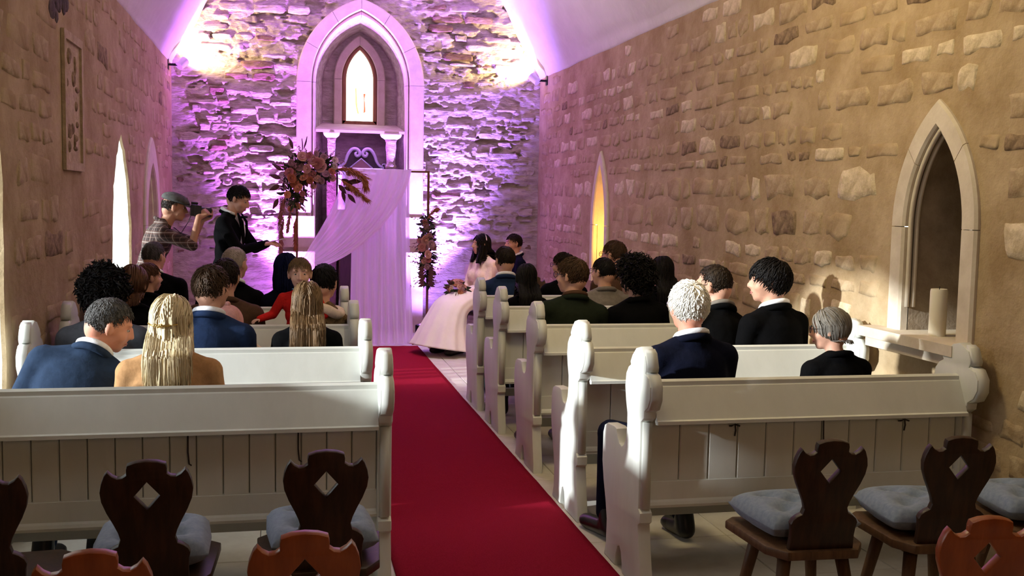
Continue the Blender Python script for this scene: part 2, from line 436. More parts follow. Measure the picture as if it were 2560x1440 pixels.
for nm, ri, ro in (('window_1', W1r, W1o), ('window_2', W2r, W2o)):
    w = loft(nm, [toL(u, z, .021) for u, z in ri], [toL(u, z, .70) for u, z in ro], M_reveal, None); tag(w, kind='structure')
    g = G(); g.add([toL(ri[0][0], ri[0][1], 0), toL(ri[-1][0], ri[-1][1], 0), toL(ro[-1][0], ro[-1][1], .7), toL(ro[0][0], ro[0][1], .7)], [(0, 1, 2, 3)])
    g.build('window_sill', M_reveal, w)
    me = plate([ro], 0.006, 0, lambda u, v, d: toL(u, v, .70 + d)); me.materials.append(M_glass); link('pane', me, w)
    g = G(); c = sum(p[0] for p in ro) / len(ro)
    g.tube([toL(c, ro[0][1], .69), toL(c, max(p[1] for p in ro), .69)], .012, 6)
    for z in (0.75, 1.2, 1.65): g.tube([toL(ro[0][0], z, .69), toL(ro[-1][0], z, .69)], .008, 6)
    g.build('window_bar', M_lead, w)
# worn carved slab let into the left wall
g = G(); a, b, c, d = PAN
for (u0, u1, z0, z1, pr) in ((a, a + .05, c, d, .02), (b - .05, b, c, d, .02), (a + .05, b - .05, d - .05, d, .02), (a + .05, b - .05, c, c + .05, .02), (a + .05, b - .05, c + .05, d - .05, .005)):
    g.box((XL, u0, z0), (XL + pr, u1, z1))
g.build('carved_slab', mat('worn slab', (0.38, 0.28, 0.17), (0.52, 0.40, 0.26), rough=0.9, scale=10, bump=0.8, bscale=25, bdist=0.02), wall_left, smooth=False)
r9 = random.Random(5); g = G()
for k in range(16):
    u, z = r9.uniform(a + .12, b - .12), r9.uniform(c + .1, d - .1); g.ball((XL + .004, u, z), (.012, r9.uniform(.02, .07), r9.uniform(.015, .05)), 7, 5)
g.build('carved_relief', M_stoneC, wall_left)
g = G()
for k in range(9): g.ball((XL - .002, 6.35 + r9.uniform(-.22, .24), 2.60 + r9.uniform(-.06, .09)), (.012, r9.uniform(.06, .13), r9.uniform(.04, .07)), 8, 5)
g.build('hole_shade', mat('hole shade stone', (0.05, 0.035, 0.03), (0.12, 0.09, 0.07), rough=0.95, scale=20, bump=0.8), wall_left)  # dark lumps painted in for the shade of a hole in the wall

# ---- altar wall: rough relief that catches the light from below, with the pieces laid over it
toE = lambda u, v, d: (u, YE + d, v)
ACX = 0.866
An_o = arch_pts(ACX, 0.736, 2.90, 3.872, 0.95); An_f = arch_pts(ACX, 0.565, 2.90, 3.741, 0.95); An_i = arch_pts(ACX, 0.517, 2.90, 3.664, 0.95)
An_i0 = arch_pts(ACX, 0.517, 2.90, 3.664, 0.0)
us = np.arange(XL - .03, XR + .03, 0.0125); vs = np.arange(0, 5.16, 0.0125)
UU, VV = np.meshgrid(us, vs)
warp = (fbm(UU * 2.2, VV * 2.2, 5, 3)) * 0.10
course = fbm(UU * 2.3, (VV + warp) * 9.5, 31, 2)
fine = fbm(UU * 15, (VV + warp) * 27, 41, 4)
cav = np.clip((fbm(UU * 3.0 + 9, (VV + warp) * 9, 77, 4) - 0.115) / 0.05, 0, 1)
low = np.clip((1.15 - VV) / 0.5, 0, 1)
REL = (0.060 * course + 0.038 * fine - 0.055 * cav) * (1 - 0.75 * low)
REL = REL * np.clip((np.minimum(UU - XL, XR - UU)) / 0.25, 0.25, 1)
vaultz = np.interp(np.minimum(UU - XL, XR - UU), [-.1] + [p[0] for p in VAULT], [0] + [p[1] for p in VAULT]) + ZS
hole = np.vectorize(lambda u, v: inside(An_f, u, v) or (abs(u - ACX) < .517 and v < 1.2))(UU, VV)
nU = len(us)
cell = ~(hole[:-1, :-1] | hole[1:, 1:] | hole[1:, :-1] | hole[:-1, 1:]) & (VV[:-1, :-1] < vaultz[:-1, :-1] + .05)
jj, ii = np.nonzero(cell)
quads = np.stack([jj * nU + ii, jj * nU + ii + 1, (jj + 1) * nU + ii + 1, (jj + 1) * nU + ii], 1)
used = np.unique(quads); remap = np.full(UU.size, -1); remap[used] = np.arange(len(used))
PV = np.stack([UU.ravel(), YE - REL.ravel() + 0.01, VV.ravel()], 1)[used]
me = bpy.data.meshes.new('wall_back'); me.from_pydata(PV.tolist(), [], remap[quads].tolist()); me.update()
me.polygons.foreach_set('use_smooth', [True] * len(me.polygons))
me.materials.append(M_rock)
wall_back = tag(link('wall_back', me), kind='structure')
g = G(); g.box((XL - .9, YE + .82, -.1), (XR + .7, YE + .9, 5.4)); g.build('leak_blocker', M_darkstone, wall_back, smooth=False)  # unseen backing added to stop light leaking in around the altar wall
def freeE(u, v): return 0.9 < v < vault_z(u) - .03 and not inside(An_o, u, v) and XL + .03 < u < XR - .03 and not (-.08 < u < 1.62 and v < 1.4)
stones(wall_back, toE, XL + .04, XR - .04, 0.9, 4.4, (0.06, 0.135), (0.10, 0.36), freeE, [M_rock] * 6 + [M_rockdark], 51, proud=(-0.014, 0.022), amp=0.026, nu=12, nv=7, keep=0.6,
       key=lambda g: -(g[1] - g[0]) * (g[3] - g[2]))
ring_blocks(wall_back, toE, An_f, An_o, [(0, 4), (4, 8), (8, 13), (13, 18), (18, 22), (22, 26), (26, 31), (31, 36), (36, 40), (40, 44)], -0.035, 0.10, M_ashlar)
ring_blocks(wall_back, toE, An_i, An_f, [(0, 8), (8, 22), (22, 36), (36, 44)], 0.0, 0.14, M_ashlar, name='arch_inner_block', chamf=0.03)
Bk = arch_pts(0.9, 0.447, 2.93, 3.60, 0.0)
lt = loft('niche_lining', [toE(u, z, 0.138) for u, z in An_i0], [toE(u, z, .72) for u, z in Bk], M_rock, wall_back)
Wo = arch_pts(0.897, 0.314, 3.02, 3.56, 2.47); Wf = arch_pts(0.897, 0.214, 3.02, 3.435, 2.47); Wg = arch_pts(0.900, 0.164, 3.02, 3.384, 2.52)
me = plate([[(u, z) for u, z in Bk], Wg], 0.02, 0, lambda u, v, d: toE(u, v, .73 + d)); me.materials.append(M_rock); link('niche_back', me, wall_back)
win = tag(mk('window_3', [toE(u, z, .74) for u, z in Wg], [tuple(range(len(Wg)))], mat('daylight stained glass', (1.0, 0.97, 0.86), (1.0, 1.0, 0.96), rough=0.4, scale=9, emit=3.2)), kind='structure')
ring_blocks(win, toE, Wf, Wo, [(0, 8), (8, 22), (22, 36), (36, 44)], .66, .74, M_ashlar, name='window_surround')
M_wfr = mat('brown window frame', (0.22, 0.09, 0.045), (0.30, 0.14, 0.07), rough=0.6, scale=20, stretch=(1, 1, .2))
ring_blocks(win, toE, Wg, Wf, [(0, 22), (22, 44)], .685, .75, M_wfr, name='window_frame', gap=0)
g = G(); g.box((.683, YE + .685, 2.44), (1.111, YE + .75, 2.52)); g.build('window_frame', M_wfr, win, smooth=False)
# faint robed figures in the glass
def lit(n, c, e): return mat(n, c, rough=.5, emit=e)
for pts, m in (([(.845, 2.92), (.862, 2.93), (.875, 2.70), (.90, 2.60), (.872, 2.62), (.852, 2.72)], lit('amber glass', (1.0, .50, .22), 1.6)),
               ([(.945, 2.86), (.975, 2.86), (.962, 2.80), (.975, 2.64), (.950, 2.62), (.955, 2.78)], lit('red glass', (0.95, .22, .10), 1.1)),
               ([(.80, 2.615), (.99, 2.62), (1.0, 2.59), (.88, 2.57), (.79, 2.585)], lit('peach glass', (1.0, .76, .52), 2.0)),
               ([(.83, 3.29), (.86, 3.31), (.87, 3.29), (.845, 3.27)], lit('peach glass', (1.0, .76, .52), 2.0)),
               ([(.925, 2.90), (.955, 2.92), (.965, 2.88), (.94, 2.87)], lit('peach glass', (1.0, .76, .52), 2.0))):
    me = plate([pts], 0.004, 0, lambda u, v, d: toE(u, v, .735 + d)); me.materials.append(m); link('glass_piece', me, win)
# sloping shelf of the niche
g = G(); g.prism([(YE + .02, 2.335), (YE + .02, 2.365), (YE + .71, 2.485), (YE + .71, 2.42)], ACX - .515, ACX + .515, 0); g.build('niche_shelf', M_ashlar, wall_back, smooth=False)
# plinths beside the niche
for a, b in ((-.045, ACX - .53), (ACX + .53, 1.60)):
    g = G(); g.box((a, YE - .13, 0), (b, YE + .05, .95)); g.box((a, YE - .05, 1.0), (b, YE + .05, 1.36)); g.build('plinth', M_ashlar, wall_back, smooth=False)
# gable behind the photographer
sheetf = tag(mk('wall_front', [(x, YF, z) for x, z in [(XL - .1, -.06), (XR + .1, -.06)] + CEIL[::-1]], [tuple(range(len(CEIL) + 2))], M_mortar), kind='structure')
# ------------------------------------------------------------------ pews
PEW_PROFILE = [(.010, 1.008), (.060, .996), (.105, .962), (.130, .930), (.122, .918), (.150, .905), (.178, .874), (.188, .816), (.172, .755), (.150, .705), (.148, .655),
               (.158, .600), (.182, .562), (.212, .546), (.246, .552), (.272, .576), (.284, .606), (.32, .612), (.42, .604), (.458, .588), (.478, .552), (.482, .42), (.455, .33), (.42, .25), (.395, .17),
               (.398, .06), (.425, 0), (.262, 0), (.255, .05), (.232, .095), (.208, .105), (.185, .085), (.172, .045), (.165, 0),
               (-.075, 0), (-.072, .06), (-.045, .16), (-.022, .27), (-.045, .285), (-.045, .325), (-.022, .34), (-.022, .70), (-.055, .722), (-.060, .752), (-.098, .775), (-.122, .815), (-.122, .862), (-.098, .895), (-.060, .908), (-.068, .925), (-.066, .945), (-.050, .978)]
M_gap = mat('shadow gap paint', (0.30, 0.30, 0.27), rough=0.7)
M_iron = mat('dark iron hook', (0.06, 0.05, 0.05), rough=0.5, metal=0.7)
_pe = plate([PEW_PROFILE], 0.056, 0.007, lambda u, v, w: (w, u, v)); smooth_by_angle(_pe, 0.5); _pe.materials.append(M_white)
# carved scroll facing on the back edge of the pew end
g = G(); r_ = [(-.050, .978), (-.066, .945), (-.068, .925)]
g.prism([(-.080, .915), (-.085, .935), (-.060, .990), (-.03, 1.004), (-.03, .915)], -.022, .022, 0)
g.prism([(-.135, .81), (-.135, .865), (-.105, .905), (-.06, .914), (-.06, .75), (-.108, .768)], -.022, .022, 0)
g.prism([(-.040, .34), (-.040, .70), (-.01, .70), (-.01, .34)], -.018, .018, 0)
_ps = g.build('x', M_white); _pscroll = _ps.data; bpy.data.objects.remove(_ps)

def pew(x0, x1, y, label, nplank, hooks=(), group='white box pews in two blocks'):
    p = thing('church_pew', label, 'pew', ((x0 + x1) / 2, y, 0), 0, group)
    h = (x1 - x0) / 2
    for s in (-1, 1):
        e = link('pew_end', _pe, p, (s * (h - .028), 0, 0)); link('scroll_facing', _pscroll, e)
    a, b = -h + .056, h - .056
    g = G()          # sloping head board with a bead along the top and a lip below
    g.prism([(.045, .866), (.020, .870), (.004, .862), (.004, .846), (-.004, .842), (-.066, .716), (-.078, .712), (-.078, .698), (-.052, .694), (-.020, .735), (.045, .840)], a, b, 0)
    o = g.build('head_board', M_white, p, False); smooth_by_angle(o.data, 0.4)
    w = (b - a) / nplank; pm = None
    for i in range(nplank):
        if pm is None:
            g = G(); e = w / 2 - .0016
            g.prism([(-e, .0), (-e + .004, -.005), (e - .004, -.005), (e, 0), (e, .014), (-e, .014)], .43, .745, 2)
            o = g.build('plank', M_white, p, False, (a + w * (i + .5), .012, 0)); pm = o.data
        else: link('plank', pm, p, (a + w * (i + .5), .012, 0))
    g = G(); g.box((a, .022, .43), (b, .026, .745)); g.build('plank_backing', M_gap, p, False)
    g = G(); g.prism([(.020, .446), (.002, .442), (.002, .366), (-.006, .358), (-.012, .346), (-.008, .334), (.020, .334)], a, b, 0)
    o = g.build('base_rail', M_white, p, False)
    g = G(); g.prism([(.03, .405), (.44, .415), (.455, .408), (.455, .394), (.44, .388), (.03, .38)], a, b, 0)
    g.build('seat', M_white, p, False)
    g = G(); g.prism([(.40, .17), (.44, .17), (.44, .225), (.40, .225)], a, b, 0); g.build('foot_rail', M_white, p, False)
    for hx, k in hooks:
        g = G()
        if k == 0: g.tube([(hx, .006, .690), (hx, -.012, .685), (hx, -.016, .62), (hx + .004, -.014, .575), (hx + .012, -.010, .568)], .0032, 6)
        else: g.tube([(hx - .012, .006, .668), (hx - .012, -.012, .672), (hx, -.020, .680), (hx + .004, -.020, .655), (hx + .002, -.016, .63)], .004, 6); g.tube([(hx, -.02, .68), (hx + .022, -.02, .672)], .004, 6)
        g.build('hat_hook', M_iron, p)
    return p
PR = [4.00, 4.94, 5.88, 6.91, 7.70]; PLF = [4.06, 5.06, 5.96, 6.92]
RX0, RX1, LX0, LX1 = 1.42, 2.955, -1.17, 0.412
side = ['nearest', 'second', 'third', 'fourth', 'front']
txt = ['with three hooks behind the carved chairs', 'seating the dark haired suited man', 'seating the frizzy haired guest', 'seating the long black haired woman', 'next to the seated bride']
for i, y in enumerate(PR):
    pew(RX0, RX1, y, '%s white pew right of the carpet, %s' % (side[i], txt[i]), 11, [(-.35, 1), (.06, 0), (.44, 1)] if i == 0 else ())
txt = ['behind the blue suited man and the blonde woman', 'behind the long brown haired girl', 'behind the child in red', 'facing the man reading at the front']
for i, y in enumerate(PLF):
    pew(LX0, LX1, y, '%s white pew left of the carpet, %s' % (['nearest', 'second', 'third', 'front'][i], txt[i]), 15, [(.02, 0), (.43, 0)] if i == 0 else ())

# ------------------------------------------------------------------ carpet
nx, ny = 24, 160
rng = random.Random(12); x0c, x1c, y0c, y1c = .46, 1.395, 2.2, 11.05
V = []
for j in range(ny + 1):
    for i in range(nx + 1):
        e = rng.uniform(-.002, .002)
        V.append((x0c + (x1c - x0c) * i / nx, y0c + (y1c - y0c) * j / ny, .010 + .0015 * math.sin(j * .21 + i * .05) + e * .5))
Fc = [(j * (nx + 1) + i, j * (nx + 1) + i + 1, (j + 1) * (nx + 1) + i + 1, (j + 1) * (nx + 1) + i) for j in range(ny) for i in range(nx)]
n0 = len(V); V += [(x0c, y0c, 0), (x1c, y0c, 0), (x1c, y1c, 0), (x0c, y1c, 0)]
rim = [list(range(nx + 1)), [j * (nx + 1) + nx for j in range(ny + 1)], [ny * (nx + 1) + i for i in range(nx, -1, -1)], [j * (nx + 1) for j in range(ny, -1, -1)]]
for k, r in enumerate(rim): Fc.append(tuple(r[::-1]) + (n0 + k, n0 + (k + 1) % 4))
tag(mk('carpet_runner', V, Fc, M_carpet), 'long red carpet runner down the aisle to the draped arch', 'carpet')

# ------------------------------------------------------------------ carved plank-back chairs
M_wdark = mat('dark walnut', (0.016, 0.0065, 0.003), (0.045, 0.018, 0.008), rough=0.42, scale=16, stretch=(3, 3, .35), bump=0.15, bscale=50, bdist=0.002, spec=0.35)
M_wmid = mat('worn brown oak', (0.075, 0.038, 0.018), (0.14, 0.075, 0.036), rough=0.5, scale=16, stretch=(3, 3, .35), bump=0.2, bscale=50, bdist=0.002)
M_worange_lit = mat('orange lit varnished pine', (0.24, 0.050, 0.010), (0.36, 0.085, 0.018), rough=0.30, scale=10, stretch=(3, 3, .3), bump=0.1, bscale=40, bdist=0.002, spec=0.5)  # warm light from behind the camera put into the wood colour
M_cush = mat('grey blue cushion cloth', (0.17, 0.215, 0.30), (0.23, 0.285, 0.37), rough=0.9, scale=60, bump=0.35, bscale=400, bdist=0.002, sheen=0.2)
half_r = [(0, .390), (.030, .387), (.053, .379), (.056, .366), (.0555, .350), (.066, .342), (.080, .340), (.094, .348), (.106, .362), (.115, .350), (.124, .325), (.128, .300), (.124, .270), (.111, .235), (.094, .200), (.082, .172), (.076, .150), (.082, .130), (.098, .122), (.112, .110), (.118, .096), (.114, .078), (.112, .05), (.114, 0)]
BACK = half_r + [(-u, v) for u, v in half_r[::-1][:-1]]
DIAMOND = [(0, .325), (.035, .283), (0, .240), (-.035, .283)]
def chair_master(nm, M, Mseat):
    o = thing(nm, None, 'chair')
    tilt = 0.16
    def tb(u, v, w): return (u, -.165 - v * math.sin(tilt) + w * math.cos(tilt), .452 + v * math.cos(tilt) + w * math.sin(tilt))
    me = plate([BACK, DIAMOND], .026, .004, tb); smooth_by_angle(me, 0.5); me.materials.append(M); link('backrest', me, o)
    S = [(-.125, -.195), (.125, -.195), (.175, -.12), (.205, .165), (.165, .205), (-.165, .205), (-.205, .165), (-.175, -.12)]
    me = plate([S], .032, .006, lambda u, v, w: (u, v, .436 + w)); smooth_by_angle(me, 0.5); me.materials.append(Mseat); link('seat', me, o)
    for sx, sy in ((-1, -1), (1, -1), (-1, 1), (1, 1)):
        g = G(); g.tube([(sx * .10, sy * .115, .425), (sx * .128, sy * .150, .24), (sx * .165, sy * .195, 0.0)], [.025, .021, .017], 8); g.build('leg', Mseat, o)
    g = G(); g.box((-.13, -.12, .405), (.13, -.07, .422)); g.box((-.13, .07, .405), (.13, .12, .422)); g.build('seat_batten', Mseat, o, False)
    return o
def cushion_master():
    n = 22; V = []; Fc = []
    for sgn in (1, -1):
        for j in range(n + 1):
            for i in range(n + 1):
                u, v = -1 + 2 * i / n, -1 + 2 * j / n
                e = (1 - abs(u) ** 4) * (1 - abs(v) ** 4); z = .056 * e ** .45
                for bu, bv in ((-.42, -.42), (.42, -.42), (-.42, .42), (.42, .42), (0, 0)):
                    d2 = (u - bu) ** 2 + (v - bv) ** 2; z -= .034 * math.exp(-d2 / .03) * (1 if z > .02 else 0)
                z += .006 * math.sin(9 * u + 4 * v) * e * (0.5 + .5 * math.sin(7 * v))
                k = 1 - .05 * abs(u * v)
                V.append((u * .176 * k, v * .176 * k, .055 + sgn * max(z, .002) * (1 if sgn > 0 else .95)))
    m = (n + 1) ** 2
    for s in range(2):
        for j in range(n):
            for i in range(n):
                q = (s * m + j * (n + 1) + i, s * m + j * (n + 1) + i + 1, s * m + (j + 1) * (n + 1) + i + 1, s * m + (j + 1) * (n + 1) + i)
                Fc.append(q if s == 0 else q[::-1])
    ring = [i for i in range(n + 1)] + [j * (n + 1) + n for j in range(1, n + 1)] + [n * (n + 1) + i for i in range(n - 1, -1, -1)] + [j * (n + 1) for j in range(n - 1, 0, -1)]
    for a, b in zip(ring, ring[1:] + ring[:1]): Fc.append((b, a, a + m, b + m))
    o = mk('seat_cushion', V, Fc, M_cush)
    for bu, bv in ((-.42, -.42), (.42, -.42), (-.42, .42), (.42, .42), (0, 0)):
        g = G(); g.ball((bu * .172, bv * .172,   .072), (.009, .009, .004), 8, 5); g.build('button', M_cush, o)
    return o
dark0 = chair_master('carved_chair', M_wdark, M_wdark); mid0 = chair_master('carved_chair', M_wmid, M_wmid); or0 = chair_master('carved_chair', M_worange_lit, M_worange_lit); cu0 = cushion_master()
# dark back on a worn brown seat for the two chairs at the right
mid0.children[0].data.materials[0] = M_wdark
used = set()
def place_chair(proto, px, py, ztop, Y, rz, label, cushion=None, cat='chair', s=1.0):
    p = at(px, py, Z=ztop); Y = p[1]
    c = proto if proto.name not in used else copy_tree(proto); used.add(proto.name)
    off = Vector((0, -.165 - .39 * math.sin(.16), 0)) * s; off.rotate(Matrix.Rotation(rz, 3, 'Z'))
    c.location = (p[0] - off.x, Y - off.y, 0); c.rotation_euler = (0, 0, rz); c.scale = (s, s, s)
    tag(c, label, cat, 'carved plank back chairs with a diamond hole')
    if cushion:
        k = cu0 if 'cu' not in used else copy_tree(cu0); used.add('cu')
        v = Vector((0, .052, 0)); v.rotate(Matrix.Rotation(rz, 3, 'Z'))
        k.location = (c.location[0] + v.x * s, c.location[1] + v.y * s, .453 * s); k.rotation_euler = (0, 0, rz + cushion[1]); k.scale = (s, s, s)
        tag(k, cushion[0], 'cushion', 'tufted grey blue seat cushions')
    return c
place_chair(mid0, 2083, 1104, .83, 2.72, -.05, 'dark carved chair with diamond hole and cushion, left of the two behind the right pew', ('tufted grey blue cushion on the brown chair with a splayed leg in view', .1))
place_chair(mid0, 2405, 1096, .83, 2.64, -.12, 'dark carved chair with diamond hole beside the right wall, right of its twin', ('tufted grey blue cushion on the dark chair beside the right wall', 0))
place_chair(mid0, 2700, 1080, .83, 2.62, -.15, 'carved chair at the right edge of view, only its cushion showing', ('tufted grey blue cushion at the right edge of view', 0))
place_chair(dark0, 366, 1156, .83, 3.00, .06, 'dark carved chair with diamond hole behind the left pew, left of the brown boots', ('grey blue cushion left of the brown boots under the left pew', 0))
place_chair(dark0, 816, 1131, .83, 3.08, .02, 'dark carved chair with diamond hole beside the carpet, behind the left pew', ('grey blue cushion on the dark chair beside the carpet', .04))
place_chair(dark0, -60, 1176, .83, 2.95, .08, 'dark carved chair cut off by the left edge of view', None)
place_chair(or0, 762, 1336, .83, 2.25, .0, 'orange lit varnished carved chair in front of the dark chair beside the carpet', None)
place_chair(or0, 225, 1384, .83, 2.15, .05, 'orange lit varnished carved chair at lower left, only its top arc showing', None)
place_chair(or0, 2478, 1298, .83, 1.93, -.12, 'orange lit varnished carved chair with diamond hole at lower right corner', None)
# ------------------------------------------------------------------ people
def Rx(a): c, s = math.cos(a), math.sin(a); return np.array([[1, 0, 0], [0, c, -s], [0, s, c]])
def Ry(a): c, s = math.cos(a), math.sin(a); return np.array([[c, 0, s], [0, 1, 0], [-s, 0, c]])
def Rz(a): c, s = math.cos(a), math.sin(a); return np.array([[c, -s, 0], [s, c, 0], [0, 0, 1]])
A3 = lambda *v: np.array(v, float)

def caps(g, p0, p1, r0, r1, n=12):
    p0, p1 = A3(*p0), A3(*p1); d = p1 - p0; L = np.linalg.norm(d)
    d = d / L if L > 1e-6 else A3(0, 0, 1)
    ref = A3(0, 0, 1) if abs(d[2]) < .9 else A3(0, 1, 0)
    a = np.cross(d, ref); a /= np.linalg.norm(a); b = np.cross(d, a)
    rings = [(p0 - d * r0 * math.cos(t), r0 * math.sin(t)) for t in (.35, .85, 1.35)] + [(p1 + d * r1 * math.cos(t), r1 * math.sin(t)) for t in (1.35, .85, .35)]
    V = [c + (a * math.cos(2 * math.pi * j / n) + b * math.sin(2 * math.pi * j / n)) * r for c, r in rings for j in range(n)]
    k = len(rings)
    Fc = [(i * n + j, (i + 1) * n + j, (i + 1) * n + (j + 1) % n, i * n + (j + 1) % n) for i in range(k - 1) for j in range(n)]
    Fc += [tuple(range(n)), tuple(range((k - 1) * n, k * n))[::-1]]
    g.add(V, [f[::-1] for f in Fc]); return g

def remesh(g, voxel, smooth=3, dec=0.5):
    me = bpy.data.meshes.new('rm'); me.from_pydata([tuple(map(float, v)) for v in g.V], [], g.F); me.update()
    ob = bpy.data.objects.new('rm', me); COL.objects.link(ob)
    m = ob.modifiers.new('r', 'REMESH'); m.mode = 'VOXEL'; m.voxel_size = voxel; m.use_smooth_shade = True
    m = ob.modifiers.new('s', 'SMOOTH'); m.iterations = smooth; m.factor = .5
    if dec < 1: m = ob.modifiers.new('d', 'DECIMATE'); m.ratio = dec
    return bake(ob)

def ik(sh, hand, l1, l2, pole):
    d = hand - sh; D = np.linalg.norm(d); u = d / D; D = min(D, (l1 + l2) * .995)
    a = (l1 * l1 - l2 * l2 + D * D) / (2 * D); h = math.sqrt(max(l1 * l1 - a * a, 0))
    p = pole - u * pole.dot(u); p /= np.linalg.norm(p) + 1e-9
    return sh + u * a + p * h, sh + u * D

def hand_prims(g, wrist, fwd, up, side, curl=.5, k=1.0, grip=0.0):
    """palm, four unequal bent fingers and a thumb leaving the side of the palm; side=+1 right hand"""
    f = fwd / np.linalg.norm(fwd); n = up - f * up.dot(f); n /= np.linalg.norm(n); r = np.cross(f, n) * side  # r points to the little-finger side
    L = .078 * k
    for o in (-.026, -.009, .009, .026): caps(g, wrist + r * o * .6 * k, wrist + f * L + r * o * k, .015 * k, .0125 * k, 8)
    for o, l in ((-.031, .070), (-.0105, .080), (.0105, .074), (.031, .058)):
        b = wrist + f * L * .95 + r * o * k; sp = r * o * 2.2
        a1, a2 = curl * .6 + grip, curl * 1.3 + grip
        d1 = f * math.cos(a1) - n * math.sin(a1) + sp; d2 = f * math.cos(a2) - n * math.sin(a2) + sp * .6
        m = b + d1 * l * .52 * k; e = m + d2 * l * .48 * k
        caps(g, b, m, .0098 * k, .0085 * k, 8); caps(g, m, e, .0085 * k, .0070 * k, 8)
    b = wrist + f * .022 * k - r * .024 * k; m = b + (f * .55 - r * .75 - n * .2) * .042 * k; e = m + (f * .9 - r * .25 - n * .35) * .034 * k
    caps(g, b, m, .0125 * k, .0105 * k, 8); caps(g, m, e, .0105 * k, .0082 * k, 8)

EC, ER = A3(0, -.012, .022), A3(.080, .099, .097)     # hair ellipsoid in head space
def zmin(y, hl):
    return np.interp(y, [-1, -.55, -.25, .02, .12, .30, .55, .8, 1.0], [-.80, -.72, -.50, -.30, .05, .12, .42 + hl, .55 + hl, .60 + hl])
def dirs(n, seed):
    i = np.arange(n) + .5; ph = np.arccos(1 - 2 * i / n); th = math.pi * (1 + 5 ** .5) * i
    return np.stack([np.cos(th) * np.sin(ph), np.sin(th) * np.sin(ph), np.cos(ph)], 1)
def norm(a): return a / (np.linalg.norm(a, axis=1, keepdims=True) + 1e-9)

def tubes(P, R, N0, m=4):
    """P (n,k,3) paths, R (n,k) radii, N0 (n,3) flat normal -> verts, faces"""
    n, k, _ = P.shape
    T = np.empty_like(P); T[:, 1:-1] = P[:, 2:] - P[:, :-2]; T[:, 0] = P[:, 1] - P[:, 0]; T[:, -1] = P[:, -1] - P[:, -2]
    T /= np.linalg.norm(T, axis=2, keepdims=True) + 1e-9
    B = np.cross(T, N0[:, None, :]); B /= np.linalg.norm(B, axis=2, keepdims=True) + 1e-9; Nn = np.cross(B, T)
    V = np.empty((n, k, m, 3))
    for j in range(m):
        a = 2 * math.pi * j / m
        V[:, :, j] = P + B * (math.cos(a) * R[..., None]) + Nn * (math.sin(a) * R[..., None] * .6)
    q = np.array([[i * m + j, i * m + (j + 1) % m, (i + 1) * m + (j + 1) % m, (i + 1) * m + j] for i in range(k - 1) for j in range(m)])
    Fc = (q[None] + (np.arange(n) * k * m)[:, None, None]).reshape(-1, 4)
    return V.reshape(-1, 3), Fc

